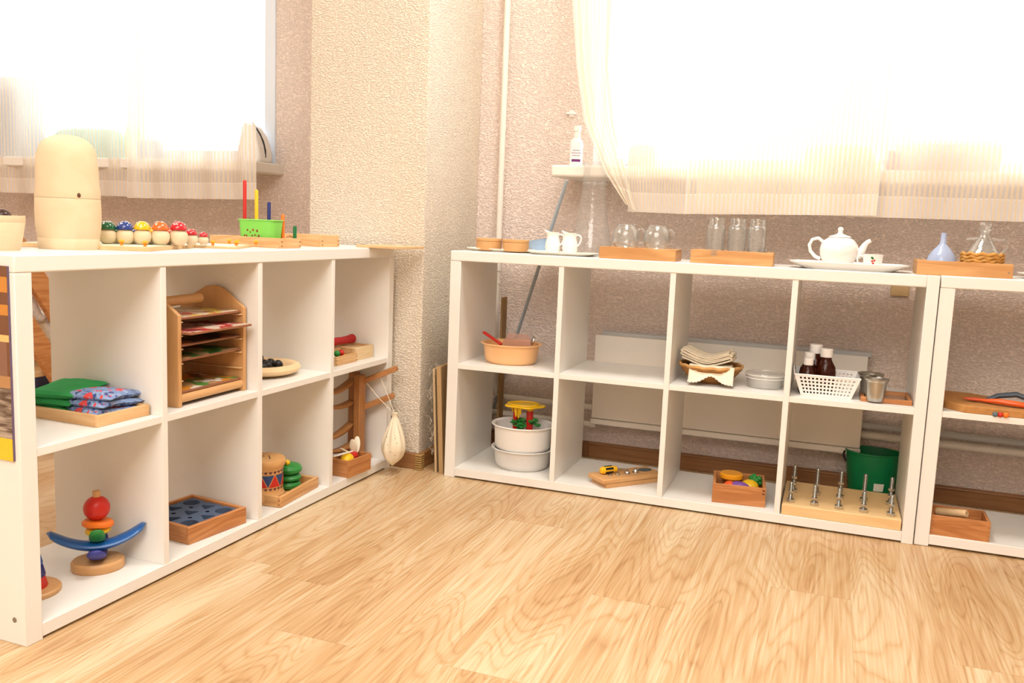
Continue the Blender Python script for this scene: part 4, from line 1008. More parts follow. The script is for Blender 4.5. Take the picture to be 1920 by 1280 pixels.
# funnel
p = aty(1766, 480, .085)
t = thing('funnel', 'pale blue plastic funnel standing upside down in the long pine box', 'funnel', (p.x, .085, TZ+.0215))
prof = [(.041, 0), (.040, .012), (.034, .032), (.022, .050), (.011, .062), (.0085, .067), (.0065, .096)]
G().lathe(prof+[(r-.0016, z) for r, z in prof[::-1]]+[(.041, 0)], n=44).done('funnel_body', glass('blue_tint_plastic', (.86, .92, 1), .4, .08, ('C3D3F0', .55)), t)
# cruet
p = aty(1842, 480, .085)
t = thing('cruet', 'glass cruet with stopper, its lower half wrapped in woven straw', 'cruet', (p.x, .085, TZ+.0215))
G().lathe([(0, .003), (.044, .003), (.046, .008), (.047, .040), (.036, .056), (.022, .076), (.016, .086), (.0135, .096), (.014, .106), (.017, .110), (.0155, .110), (.012, .104), (.012, .096), (.014, .086), (.034, .054), (.0445, .038), (.043, .008), (0, .006)], n=48).done('glass_body', M['glass'], t)
G().lathe([(0, .098), (.010, .100), (.012, .112), (.015, .116), (.016, .122), (.013, .128), (0, .129)], n=28).done('stopper', M['glass'], t)
g = G()
for k in range(5):
    z = .006+k*.0088; g.tube([((.0505+.0014*math.sin(i*PI/2+k*PI))*math.cos(i*2*PI/60), (.0505+.0014*math.sin(i*PI/2+k*PI))*math.sin(i*2*PI/60), z+.0022*math.sin(i*1.1+k)) for i in range(60)], .0047, 8, True)
g.done('straw_wrap', mat('woven_straw', 'C69248', .7, var=.35, scale=90, bump=.6, bscale=300), t)
G().tube([(.046, 0, .045), (.058, 0, .062), (.060, 0, .075), (.050, 0, .083), (.034, 0, .081), (.018, 0, .083)], .0028, 8).tube([(-.016, 0, .084), (-.034, 0, .083), (-.044, 0, .080)], .0028, 8).done('handle', M['glass'], t)
T4 = oval_tray('serving_tray', 'pale gold-rimmed tray just entering the photo at the right edge', (1.79, .13, TZ+.001), 0, .12, .08, .014, M['cream'], .018)

# =============== right unit: middle row ===============
p = atz(957, 681, MZ); cb_ = Vector((.148, .085+.085, MZ))
p = aty(957, 670, .13)
cb_ = Vector((p.x, .135, MZ))
t = thing('plastic_basin', 'peach-coloured plastic basin in the upper left cell of the right unit', 'basin', cb_)
prof = [(0, 0), (.080, 0), (.085, .003), (.090, .012), (.096, .060), (.1055, .064), (.1065, .067), (.103, .068), (.0945, .0655), (.087, .012), (.080, .005), (0, .005)]
G().lathe(prof, n=64, sy=.92).done('basin_body', M['peach'], t)
o = thing('dustpan_brush', 'clear plate with a bright red handle leaning in the peach basin', 'brush', cb_+Vector((.0, .0, .0055)))
G(Matrix.Translation((-.045, -.035, .070)) @ Matrix.Rotation(-.35, 4, 'Z') @ Matrix.Rotation(.38, 4, 'Y')).bb(-.060, .030, -.007, .007, -.004, .004).done('handle', M['red'], o, bevel=.003)
G(Matrix.Translation((.015, .012, .0405)) @ Matrix.Rotation(.15, 4, 'X')).prism([(-.045, -.04), (.05, -.04), (.055, .02), (.04, .052), (-.03, .052), (-.05, .02)], -.001, .001, Matrix.Rotation(PI/2-.15, 4, 'X')).done('plate', glass('pink_clear_plastic', (.93, .86, .84), .3, .06, ('E0B8A8', .35)), o)
o = thing('spoon', 'steel spoon standing in the peach basin against its right rim', 'spoon', cb_+Vector((.055, .0, .006)), .6, ry=.28)
G().ball((0, 0, .075), .013, (.45, .9, 1.25), 18).done('bowl', M['steel'], o)
G().tube([(0, 0, .06), (.001, 0, .03), (0, 0, .001)], .0025, 8).done('handle', M['steel'], o)
# wicker basket with cloths
p = aty(1331, 700, .125); wb = Vector((p.x, .135, MZ))
t = thing('wicker_basket', 'round brown wicker basket filled with crocheted cloths', 'basket', wb)
g = G()
for k in range(8):
    z = .005+k*.0062; r = .052+.042*(k/7)**.75
    g.tube([((r+.0012*math.sin(i*PI/2+k*PI))*math.cos(i*2*PI/64), (r+.0012*math.sin(i*PI/2+k*PI))*math.sin(i*2*PI/64), z) for i in range(64)], .0040, 6, True)
g.lathe([(0, 0), (.050, 0), (.052, .004), (0, .004)], n=36)
g.done('basket_body', mat('dark_wicker', 'A5743E', .7, var=.55, scale=45, bump=.5, bscale=200), t)
G().tube([(.096*math.cos(i*2*PI/64), .096*math.sin(i*2*PI/64), .054+.0015*math.sin(i*1.3)) for i in range(64)], .0048, 8, True).done('rim', mat('light_wicker', 'C99A5E', .7, var=.35, scale=60), t)
M['crochet'] = mat('crocheted_cotton', 'F0E4CB', .9, var=.1, scale=80, bump=1.0, bscale=350)
def folded(label, loc, rz, w_, dpt, th, layers, seed, sag=.006):
    t = thing('folded_cloth', label, 'cloth', loc, rz, 'crocheted cloths in the wicker basket')
    g = G(); rnd = random.Random(seed)
    # serpentine strip along y-depth, rounded folds at the left
    pts = []
    for l in range(layers):
        z = l*th
        xs = [-w_/2, -w_/4, 0, w_/4, w_/2] if l % 2 == 0 else [w_/2, w_/4, 0, -w_/4, -w_/2]
        for k, x in enumerate(xs): pts.append((x*(1-.02*l), z+ .6*sag*math.cos(x/w_*5)*-1+rnd.uniform(-.0006, .0006)))
        xe = xs[-1]; pts.append((xe+(.0035 if xe > 0 else -.0035), z+th*.5-.0*sag+.6*sag*math.cos(xe/w_*5)*-1))
    pts = pts[:-1]
    # smooth
    P = []
    for i in range(len(pts)-1):
        a = Vector(pts[i-1] if i else pts[i]); b = Vector(pts[i]); c = Vector(pts[i+1]); d = Vector(pts[i+2] if i+2 < len(pts) else pts[i+1])
        for k in range(5):
            u = k/5; P.append(.5*((2*b)+(c-a)*u+(2*a-5*b+4*c-d)*u*u+(3*b-a-3*c+d)*u**3))
    P.append(Vector(pts[-1])); n = len(P)-1; m_ = 14
    g.grid(lambda u, v: (P[round(u*n)].x, (v-.5)*dpt, P[round(u*n)].y+.0025*math.sin(v*9+u*5)), n, m_)
    g.done('cloth', M['crochet'], t, solid=th*.62); return t
folded('lower crocheted cloth draped over the front of the wicker basket', wb+Vector((0, -.020, .046)), .05, .125, .105, .0062, 2, 1, .004)
folded('upper crocheted cloth folded in several layers on the wicker basket', wb+Vector((-.010, .008, .064)), -.06, .150, .085, .0068, 5, 2, .020)
t = thing('draped_cloth', 'beige crocheted cloth hanging with a wavy white edge over the basket front', 'cloth', wb+Vector((.012, -.068, .052)), .05)
def dr_(u, v):
    x = (u-.5)*.135; drop = v
    wv = .5+.5*math.cos(x/.135*2*PI*1.0)
    return (x, -.034*drop-.004*math.sin(u*8), .008-(.048-.022*math.exp(-((x-.0)/.028)**2))*drop)
G().grid(dr_, 30, 10).done('cloth', M['crochet'], t, solid=.003)
ed = [Vector(dr_(i/40, 1)) for i in range(41)]
G().tube([e+Vector((0, -.002, .0015*math.sin(i*2.2))) for i, e in enumerate(ed)], .0030, 6).done('lace_edge', mat('white_lace', 'F4ECDC', .9, bump=.8, bscale=500), t)
# clear container
p = aty(1434, 712, .12)
t = thing('plastic_container', 'low round clear plastic container with a lid beside the wicker basket', 'container', (p.x, .13, MZ)); t.scale = (.87, .87, .92)
pl = glass('frosted_plastic', (.95, .95, .94), .5, .12, ('F3F0EA', .22))
G().lathe([(0, .001), (.058, .001), (.060, .004), (.066, .038), (.064, .038), (.057, .004), (0, .003)], n=56).done('body', pl, t)
G().lathe([(.0655, .030), (.069, .031), (.0695, .046), (.067, .049), (.062, .049), (.061, .046), (0, .046)], n=56).done('lid', pl, t)
for z in (.034, .044): G().tube([(.0698*math.cos(i*2*PI/48), .0698*math.sin(i*2*PI/48), z) for i in range(48)], .0011, 6, True).done('lid_ridge', M['white'], t)
# white perforated basket
a = atz(1501, 741, MZ); b = atz(1592, 746, MZ)
bw = (b-a).length; rz = .03
t = thing('perforated_basket', 'small white plastic basket with square holes holding brown bottles', 'basket', Vector((a.x, a.y+.012, MZ)), rz)
Wt, Wb, Dt, Db, Hb = .182, bw, .150, .130, .062
def wall_grid(c00, c10, c11, c01, nx, ny):
    """c00 bottom-left .. trapezoid with nx*ny square holes inside a solid border"""
    g = G(); us = [0]; hole = []
    m0 = 1.9
    def seq(n, mg):
        tot = 2*mg+n+(n-1)*.85; x = 0; out = [0.0]; x = mg; out.append(x/tot)
        for k in range(n):
            x += 1; out.append(x/tot)
            if k < n-1: x += .85; out.append(x/tot)
        out.append(1.0); return out
    U = seq(nx, 1.9); Vv = seq(ny, 1.1)
    c00, c10, c11, c01 = map(Vector, (c00, c10, c11, c01))
    V = [[g.bm.verts.new((c00*(1-u)+c10*u)*(1-v)+(c01*(1-u)+c11*u)*v) for v in Vv] for u in U]
    for i in range(len(U)-1):
        for j in range(len(Vv)-1):
            if i % 2 == 1 and j % 2 == 1: continue
            g.bm.faces.new((V[i][j], V[i+1][j], V[i+1][j+1], V[i][j+1]))
    return g
ox = (Wt-Wb)/2; oy = (Dt-Db)/2
F0, F1 = (0, 0, .001), (Wb, 0, .001); F2, F3 = (Wb+ox, -oy, Hb), (-ox, -oy, Hb)
K0, K1 = (0, Db, .001), (Wb, Db, .001); K2, K3 = (Wb+ox, Db+oy, Hb), (-ox, Db+oy, Hb)
wall_grid(F0, F1, F2, F3, 14, 5).done('front_side', M['white'], t, solid=.0018, smooth=False)
wall_grid(K0, K1, K2, K3, 14, 5).done('back_side', M['white'], t, solid=.0018, smooth=False)
wall_grid(F0, K0, K3, F3, 9, 5).done('short_side', M['white'], t, solid=.0018, smooth=False)
wall_grid(F1, K1, K2, F2, 9, 5).done('short_side', M['white'], t, solid=.0018, smooth=False)
G().bb(0, Wb, 0, Db, 0, .002).done('bottom', M['white'], t)
G().tube([F3, F2, K2, K3], .0026, 8, True).done('rim', M['white'], t)
G().tube([(-ox-.001, -oy+.01, Hb), (-ox-.004, .02, Hb+.018), (-ox-.004, Db-.02, Hb+.018), (-ox-.001, Db+oy-.01, Hb)], .0022, 8).done('handle', M['white'], t)
pb = t
amber = glass('amber_glass', (.30, .08, .02), .35, .06, ('4A1A0A', .55))
def bottle(label, loc, sc):
    t = thing('amber_bottle', label, 'bottle', loc, 0, 'brown glass bottles with white caps')
    t.scale = (sc, sc, sc)
    G().lathe([(0, 0), (.020, 0), (.0225, .003), (.0225, .045), (.0205, .058), (.0145, .068), (.0115, .074), (.0115, .082), (0, .082)], n=36).done('bottle_body', amber, t)
    G().lathe([(0, .080), (.0130, .0795), (.0135, .082), (.0132, .097), (.0120, .0985), (0, .0985)], n=32).done('cap', M['white'], t)
for px, top, Y, sc, lab in ((1531, 645, .160, 1.12, 'tallest brown bottle with a white cap, at the back of the white basket'), (1551, 653, .128, 1.10, 'brown bottle with a rounded shoulder, frontmost right in the white basket'),
                            (1519, 660, .125, .86, 'small brown bottle half hidden behind the smallest one in the basket'), (1517, 671, .088, .80, 'smallest brown bottle, in front at the left of the basket')):
    p = aty(px, top, Y); z = MZ+.0022; s_ = (p.z-z)/.0985
    bottle(lab, (p.x, Y, z), s_)
# frame tray with tins
a = atz(1613, 752, MZ); b = atz(1713, 763, MZ)
t = thing('frame_tray', 'orange wooden frame tray with a mirrored bottom under the tin cups', 'tray', a+Vector((0, .002, 0)), 0.0)
fw = .1375; fd = .15
G().bb(.004, fw-.004, .004, fd-.004, 0, .004).done('mirror', mat('dull_mirror', 'C9CBC8', .12, .8), t)
for y in (0, fd-.010): G().bb(0, fw, y, y+.010, 0, .014).done('long_side', M['orangew'], t, bevel=.0015)
for x in (0, fw-.010): G().bb(x, x+.010, .010, fd-.010, 0, .014).done('short_side', M['orangewy'], t, bevel=.0015)
ft = t
def tin(label, loc, sc, gl=False):
    t = thing('tin_cup', label, 'cup', loc, random.random()*3, 'metal cups on the frame tray'); t.scale = (sc, sc, sc)
    prof = [(0, .002), (.021, 0), (.0225, .002), (.0245, .012), (.028, .055), (.0325, .060), (.033, .063), (.0315, .064), (.0275, .060), (.0215, .004), (0, .004)]
    G().lathe(prof, n=44).done('cup_body', M['zinc'], t)
    g = G()
    for z in (.057,): g.tube([(.0295*math.cos(i*2*PI/40), .0295*math.sin(i*2*PI/40), z) for i in range(40)], .0016, 6, True)
    g.done('band', M['steel'], t)
p = aty(1633, 700, .115); tin('metal cup behind the other one at the left of the frame tray', (a.x+.026, .112, MZ+.0042), 1.10)
p = aty(1643, 720, .05); tin('shiny metal cup in front on the frame tray', (p.x, .048, MZ+.0042), 1.04)

# =============== right unit: bottom row ===============
p = aty(977, 850, .12)
wc = Vector((p.x, .13, BZ))
def basin(label, loc, hh, r0, r1, m):
    t = thing('white_basin', label, 'basin', loc, 0, 'stacked white plastic basins')
    G().lathe([(0, 0), (r0-.008, 0), (r0, .006), (r0+.004, .016), (r1-.006, hh-.006), (r1+.003, hh-.003), (r1+.005, hh), (r1+.002, hh+.002), (r1-.008, hh-.002), (r0+.001, .016), (r0-.006, .006), (0, .005)], n=64, sy=.92).done('basin_body', m, t)
    return t
basin('lower of the two stacked white basins, with a speckled outside', wc, .068, .088, .103, mat('speckled_white_plastic', 'DDD9D3', .5, var=.2, scale=400))
basin('upper of the two stacked white basins, deeper and smooth, holding the yellow toy', wc+Vector((0, 0, .0615)), .088, .092, .105, M['white'])
t = thing('toy_bath_table', 'plastic toy with flat yellow top, red posts and green leaves in the white basin', 'toy', wc+Vector((.01, .0, .0682)), .15)
G().cyl((.012, 0, 0), (.012, 0, .128), .0115, n=24).done('post', M['red'], t)
G().cyl((-.040, .012, .0), (-.040, .012, .128), .0085, n=20).done('post', M['red'], t)
G().cyl((.012, 0, .128), (.012, 0, .142), .0125, n=24).done('collar', M['yellow'], t)
st = []
for i in range(60):
    q = 2*PI*i/60; r = .055+.010*abs(math.cos(q*2.5))**2; st.append((r*1.12*math.cos(q)-.008, r*.9*math.sin(q)))
tp = G().prism(st, .142, .149).done('table_top', M['yellow'], t, bevel=.003)
G().tube([(math.cos(i*2*PI/30)*.050-.008, math.sin(i*2*PI/30)*.040, .150) for i in range(30)], .003, 8, True).done('lip', M['yellow'], tp)
g = G()
for x, y, l in ((-.048, -.008, .020), (-.033, -.025, .034), (-.018, -.028, .026), (-.052, .012, .022), (-.026, -.018, .04)): g.cyl((x, y, .143), (x+.002, y, .143-l), .0075, .0025, 12)
g.done('drips', M['yellow'], t)
g = G(); rnd = random.Random(5)
for k in range(34):
    q = rnd.uniform(0, 6.28); r = rnd.uniform(.005, .055)
    g.ball((r*math.cos(q)-.008, r*.8*math.sin(q)*.8, .082+rnd.uniform(-.014, .028)*(1-r/.08)), rnd.uniform(.007, .011), (1.4, .9, .35), 8, Matrix.Rotation(rnd.uniform(0, 3), 4, 'Z') @ Matrix.Rotation(rnd.uniform(-.9, .9), 4, 'X'))
g.cyl((-.02, 0, 0), (-.02, 0, .08), .012)
g.done('leaves', M['green'], t)
# screw board
a = atz(1137, 916, BZ); b = atz(1238, 903, BZ)
rz = ang(a, b)
t = thing('screw_board', 'wooden board with four silver screws and a dark round inset, lying askew', 'board', Vector((a.x, a.y+.001, BZ)), rz)
g = G(); L_ = .222; D_ = .088
V = [[(0, 0), (L_, 0), (L_, D_), (0, D_)], [(-.0, .0), (L_, 0), (L_, D_), (0, D_)]]
G().bb(0, L_, 0, D_, 0.0, .014).done('lower_board', M['beech'], t, bevel=.001)
G().bb(-.014, L_, -.002, D_+.002, .0142, .030).done('upper_board', M['beech'], t, bevel=.004)
sbz = .030
def scr(x, y, r, h):
    g = G().lathe([(0, 0), (r*1.25, 0), (r*1.25, .0015), (r*.85, .002), (r*.85, h*.4), (r, h*.45), (r*.7, h), (0, h+.001)], (x, y, sbz), 20)
    o = g.done('screw', M['steel'], t); G().box((x, y, sbz+h+.0012), (r*1.3, .0012, .0008), .5).done('slot', M['black'], o)
scr(.036, .034, .0055, .0035); scr(.066, .035, .0065, .0045); scr(.103, .034, .0085, .008); scr(.138, .036, .0095, .0105)
G().lathe([(0, 0), (.022, 0), (.0225, .0008), (0, .0008)], (.185, .050, sbz), 32, sx=1.2, sy=.8).done('inset', mat('inset_slate', '4C5A62', .4), t)
sd = loc_in(t, .018, .055, sbz+.0145)
o = thing('screwdriver', 'stubby yellow and black screwdriver lying on the screw board', 'screwdriver', sd+Vector((0, 0, -.0015)), rz+.03)
hdl = G().tube([(-.006, 0, 0), (-.004, 0, 0), (.004, 0, 0), (.040, 0, 0), (.048, 0, 0), (.054, 0, 0)], [.006, .010, .0125, .0125, .0095, .0105], 12).done('handle', mat('screwdriver_yellow', 'F5BE1E', .35), o)
g = G()
for k in range(6):
    q = k*PI/3+.5; g.box((.022, math.cos(q)*.0118, math.sin(q)*.0118), (.030, .007, .0028), rx=q-PI/2)
g.done('grip', M['black'], hdl)
G().cyl((.052, 0, 0), (.056, 0, 0), .009).done('collar', M['black'], o)
G().cyl((.056, 0, 0), (.105, .0, -.008), .0028, n=12).done('shank', M['steel'], o)
# fruit box
a = atz(1334, 941, BZ); b = atz(1434, 952, BZ)
rz = ang(a, b); sx = (b-a).length; sy = .155; hh = .060
t = thing('wooden_box', 'dark orange wooden box filled with toy fruit, under the wicker basket', 'box', Vector((a.x, a.y+.001, BZ)), rz)
for y in (0, sy-.007): G().bb(0, sx, y, y+.007, 0, hh).done('long_side', M['orangew'], t, bevel=.0012)
for x in (0, sx-.009): G().bb(x, x+.009, .007, sy-.007, 0, hh+.0).done('short_side', M['orangewy'], t, bevel=.0012)
G().bb(.003, sx-.003, .003, sy-.003, .0005, .006).done('bottom', M['orangew'], t)
g = G()
for z in (.040, .050): g.bb(sx-.011, sx-.003, -.0006, .001, z, z+.004)
g.done('joint', M['brown'], t)
fb = t
def fruit(name, g, m, label, cat, lx, ly, lz, rz_=0):
    o = g.done(name, m); return solo(o, label, cat, loc_in(fb, lx, ly, lz), rz_, 'toy fruit in the wooden box')
fruit('toy_cheese', G().lathe([(0, -.009), (.032, -.009), (.036, -.005), (.036, .005), (.032, .009), (0, .009)], n=36), mat('amber_paint', 'F0A420', .35), 'flat round amber toy slice at the back of the fruit box', 'toy food', .055, .105, .062, .2)
o = thing('toy_plum', 'purple striped toy plum at the front of the fruit box', 'toy fruit', loc_in(fb, .080, .045, .040), 0, 'toy fruit in the wooden box')
G().ball((0, 0, 0), .025, (1.35, .9, .85), 28).done('body', M['purple'], o)
o = thing('toy_lemon', 'yellow toy lemon beside the plum in the fruit box', 'toy fruit', loc_in(fb, .112, .075, .040), 0, 'toy fruit in the wooden box')
G().ball((0, 0, 0), .0235, (1.2, 1, .95), 28).done('body', M['yellow'], o)
o = thing('toy_orange', 'orange-red toy fruit left of the plum in the fruit box', 'toy fruit', loc_in(fb, .052, .050, .036), 0, 'toy fruit in the wooden box')
G().ball((0, 0, 0), .0225, n=28).done('body', mat('orange_red_paint', 'EE5A22', .35), o)
o = thing('toy_egg', 'pale toy egg in the left front corner of the fruit box', 'toy food', loc_in(fb, .025, .035, .030), 0, 'toy fruit in the wooden box')
G().ball((0, 0, 0), .017, (1.2, 1, .9), 24).done('body', mat('pale_cream_paint', 'E8D8B8', .4), o)
o = thing('toy_broccoli', 'green leafy toy vegetable in the right back corner of the fruit box', 'toy vegetable', loc_in(fb, .128, .105, .030), 0, 'toy fruit in the wooden box')
G().cyl((0, 0, -.02), (0, 0, .015), .007).done('stalk', M['lime'], o)
g = G(); rnd = random.Random(2)
for k in range(22): g.ball((rnd.uniform(-.014, .014), rnd.uniform(-.014, .014), .022+rnd.uniform(-.010, .012)), .0085, n=10)
g.done('crown', M['green'], o)
# bolt board
a = atz(1467, 967, BZ); b = atz(1686, 997, BZ)
rz = ang(a, b)
t = thing('bolt_board', 'thick pale pine board with two rows of upright bolts, under the perforated basket', 'board', Vector((1.0975, .0035, BZ)), .0)
L_, D_, hh = .328, .27, .032
G().bb(0, L_, 0, D_, 0, hh).done('board', wood('pale_pine', 'F2D4A0', 'DDB276', 0, .8, .45, .35), t, bevel=.002)
def bolt(x, y, H_, nz, k):
    o = thing('bolt', ('%s upright steel bolt in the front row on the pine board' if y < .08 else '%s upright steel bolt in the back row on the pine board') % ('leftmost', 'second', 'middle', 'fourth', 'rightmost')[k], 'bolt', (t.location.x+x, t.location.y+y, BZ+hh), 0, 'steel bolts on the pine board')
    g = G(); prof = [(0, 0)]
    n = int(H_/.0016)
    for i in range(n): prof.append((.0060 if i % 2 else .0050, i*.0016))
    prof += [(.0045, H_), (0, H_)]; g.lathe(prof, n=14).done('shaft', M['darkmetal'], o)
    G().cyl((0, 0, 0), (0, 0, .011), .0125, n=6).done('nut', M['steel'], o, bevel=.0008)
    for z in nz: G().cyl((0, 0, z), (0, 0, z+.007), .0095, n=6).done('nut', M['steel'], o, bevel=.0006)
fx_ = [.022, .090, .158, .226, .300]
for k, x in enumerate(fx_):
    bolt(x, .028, .062, [.030] if k % 2 == 0 else [.018], k)
for k, x in enumerate(fx_): bolt(x+.004, .140, .086, [.024, .045] if k % 2 == 0 else [.030], k)
# green bucket behind
p = aty(1637, 880, .415)
t = thing('bucket', 'dark green plastic bucket on the floor behind the right unit, with a white label', 'bucket', (p.x-.002, .412, 0))
zr = aty(1636, 856, .35).z
G().lathe([(0, 0), (.052, 0), (.054, .003), (.069, .170), (.0715, .172), (.0720, .178), (.068, .178), (.067, .172), (.0525, .006), (0, .005)], n=56, sx=1.26, sy=.92).done('bucket_body', M['bucket'], t)
G().tube([(-.090, -.004, .168), (-.094, -.028, .160), (-.086, -.058, .145)], .0035, 8).done('handle', M['black'], t)
kd = math.atan2(CAM.y-.412, CAM.x-p.x)
G().grid(lambda u, v: ((.0602+.003*v)*1.27*math.cos(kd+.12+u*.40), (.0602+.003*v)*.93*math.sin(kd+.12+u*.40), .048+.028*v), 10, 2).done('paper_label', M['ivory'], t)
zs = (zr+.006)/.178
t.scale = (1.0, 1.0, zs)

# =============== far right unit ===============
a = atz(1775, 772, MZ)
t = thing('cork_board', 'irregular cork-brown board carrying the pliers in the far right unit', 'board', (1.5025, .012, MZ), 0)
poly = [(.0, .075), (.012, .045), (.052, .002), (.20, 0), (.30, .0), (.318, .05), (.30, .12), (.20, .16), (.10, .235), (.0, .245)]
G().prism(poly, 0, .022).done('board_body', mat('cork', 'B98348', .8, var=.25, scale=70, bump=.4, bscale=250), t, bevel=.003)
q = Vector((1.615, .085, MZ+.030))
t = thing('pliers', 'pliers with orange and dark grey grips lying on the cork board', 'pliers', q, -.12)
for s_ in (1, -1):
    pts = [(-.015, 0, 0), (.0, .004*s_, 0), (.03, .018*s_, .004 if s_ < 0 else .014), (.075, .024*s_, .003 if s_ < 0 else .022), (.105, .018*s_, 0 if s_ < 0 else .014), (.122, .008*s_, 0 if s_ < 0 else .004)]
    G().tube(pts, [.005, .007, .0095, .010, .009, .0065], 12, flat=.8).done('grip', mat('orange_grip', 'E4622A', .4) if s_ < 0 else mat('slate_grip', '4A5560', .4), t)
G().tube([(-.014, 0, 0), (-.035, .004, 0), (-.058, .001, 0)], [.0085, .0075, .002], 10, flat=.6).tube([(-.014, 0, 0), (-.035, -.004, 0), (-.058, -.001, 0)], [.0085, .0075, .002], 10, flat=.6).done('jaws', mat('orange_jaw', 'D8562A', .4), t)
for x, c, lab in ((1.6295, 'slatebead', 'grey-blue'), (1.6420, 'red', 'small red'), (1.6555, 'orange', 'orange')):
    m_ = M.get(c) or mat('slate_bead', '5A7078', .4)
    r = .007 if c != 'orange' else .0078
    o = G().ball((0, 0, r), r, n=18).done('bead', m_); solo(o, '%s bead at the front edge of the cork board' % lab, 'bead', (x, .0045, MZ), group='beads in front of the cork board')
bq = crate('wooden_box', 'orange wooden box with a short wooden tube in it, at the bottom right', 'box', Vector((1.5015, .012, BZ)), 0, .150, .115, .058, M['orangew'], M['orangewy'], .008)
o = G().lathe([(.0045, 0), (.0105, 0), (.0115, .003), (.0112, .085), (.0095, .087), (.0045, .087), (.0045, 0)], n=28).done('wooden_tube', mat('raw_dowel', 'D9B98C', .6, var=.12)); solo(o, 'short hollow wooden tube leaning in the dark orange box', 'tube', (bq.location.x+.022, .088, BZ+.048), 0)
o.rotation_euler = (0, 1.36, -.60)
# =============== between pillar and right unit ===============
def plank(name, label, x0, y0, x1, y1, h, th, lean, m):
    t = thing(name, label, 'board', (x0, y0, 0), math.atan2(y1-y0, x1-x0))
    L_ = math.hypot(x1-x0, y1-y0)
    G(Matrix.Rotation(lean, 4, 'X')).bb(0, L_, 0, th, 0, h).done('sheet', m, t, bevel=.001); return t
crd = mat('brown_cardboard', 'B59468', .8, var=.06)
plank('cardboard_sheet', 'thick brown cardboard sheet leaning beside the left end of the right unit', -.012, .02, -.035, .30, .37, .016, -.055, crd)
plank('cardboard_sheet', 'second thinner cardboard sheet leaning against the first one', -.040, .028, -.058, .28, .36, .008, -.05, mat('pale_cardboard', 'C6AC84', .8, var=.06))
# torn wrapping: fine fringe along the sheet edge
t = thing('torn_wrapping', 'clump of torn translucent wrapping caught on the edge of the cardboard sheets', 'wrapping', (-.062, .03, 0))
g = G(); rnd = random.Random(3)
for k in range(46):
    z = rnd.uniform(.06, .37); x = rnd.uniform(-.018, .006); y = rnd.uniform(.0, .05); pts = [Vector((x, y, z))]
    for j in range(5): pts.append(pts[-1]+Vector((rnd.uniform(-.008, .007), rnd.uniform(-.006, .006), rnd.uniform(-.014, .014))))
    for q_ in pts: q_.x = max(-.036, q_.x)
    g.tube(pts, .0008, 4)
o = g.done('fringe', mat('wrapping_film', 'CFC3B0', .4), t); o['kind'] = 'stuff'
o = G().bb(0, .008, 0, .045, 0, .60).done('brown_panel', mat('brown_panel', '9C7A4A', .6), bevel=.001)
p = aty(932, 556, .40); solo(o, 'tall narrow brown panel standing behind the first cell of the right unit', 'panel', (.038, .385, 0), .0)
o.scale = (1, 1, p.z/.60)
# leaning grey pole
a = aty(1063, 338, .262); b = aty(968, 632, .40)
d = (a-b).normalized(); b2 = b + d*(-(b.z)/d.z)
o = G().tube([Vector((0, 0, 0)), a-b2], .0085, 6, flat=.45).done('leaning_pole', mat('grey_blue_pole', 'A9B2B8', .4))
solo(o, 'long grey-blue pole leaning from the floor up to the window sill corner', 'pole', b2)

# =============== on the window sills ===============
zs1 = SILL; zs2 = SILL+.002
YS = .34
def place(px, py, Y): return aty(px, py, Y)
# iron on the left sill
p = place(478, 297, .42)
t = thing('iron', 'white clothes iron standing on its heel on the left window sill beside the frame', 'iron', (p.x-.012, .42, zs1))
Mx = Matrix(((1, 0, 0, 0), (0, 0, -1, 0), (0, 1, 0, 0), (0, 0, 0, 1)))
ir = [(-.055, 0), (.065, 0), (.068, .03), (.060, .07), (.045, .105), (.020, .14), (-.01, .162), (-.02, .14), (-.035, .08)]
g = G(); g.prism(ir, -.045, .045, Mx).done('iron_body', M['white'], t, bevel=.010, seg=3)
G().tube([(.066, -.005, .022), (.066, -.005, .05), (.056, -.005, .085), (.040, -.005, .115), (.018, -.005, .145), (.002, -.005, .162)], .0035, 8).done('soleplate_edge', M['black'], t)
def blob(name, label, cat, px0, px1, pyt, Y, dpt, m, group=None, z=zs1, pw=2.6, lidm=None):
    a = place(px0, 290, Y); b = place(px1, 290, Y); top = place((px0+px1)/2, pyt, Y).z
    W_ = b.x-a.x; H_ = top-z
    t = thing(name, label, cat, ((a.x+b.x)/2, Y, z), 0, group)
    g = G(); n = 40; V = []
    for zz, k in ((0, .90), (.06, .96), (.5, 1.0), (.8, .97), (.93, .88), (1, .7)):
        ring = []
        for i in range(n):
            q = 2*PI*i/n; c_, s_ = math.cos(q), math.sin(q); e = 2/pw
            ring.append(g.bm.verts.new((W_/2*k*math.copysign(abs(c_)**e, c_), dpt/2*k*math.copysign(abs(s_)**e, s_), zz*H_)))
        V.append(ring)
    for A_, B_ in zip(V, V[1:]):
        for i in range(n): g.bm.faces.new((A_[i], A_[(i+1) % n], B_[(i+1) % n], B_[i]))
    g.bm.faces.new(V[0][::-1]); g.bm.faces.new(V[-1]); g.done('body', m, t)
    if lidm: G().lathe([(0, 0), (1, 0), (1.02, .3), (.95, 1), (0, 1.05)], (0, 0, 0), 40, M=Matrix.Translation((0, 0, H_*.86)) @ Matrix.Diagonal((W_/2*.98, dpt/2*.98, H_*.16, 1))).done('lid', lidm, t)
    return t
pk = mat('pink_plastic', 'E9B7AE', .5); tq = mat('turquoise_cloth', '86CFC6', .8); sl = mat('slate_blue_plastic', '8E9BB0', .5)
blob('storage_box', 'bluish-grey plastic box on the left sill, seen through the curtain at the photo edge', 'box', -60, 78, 152, YS+.05, .16, sl, z=zs1, lidm=mat('pale_grey_plastic', 'B8C0CC', .5))
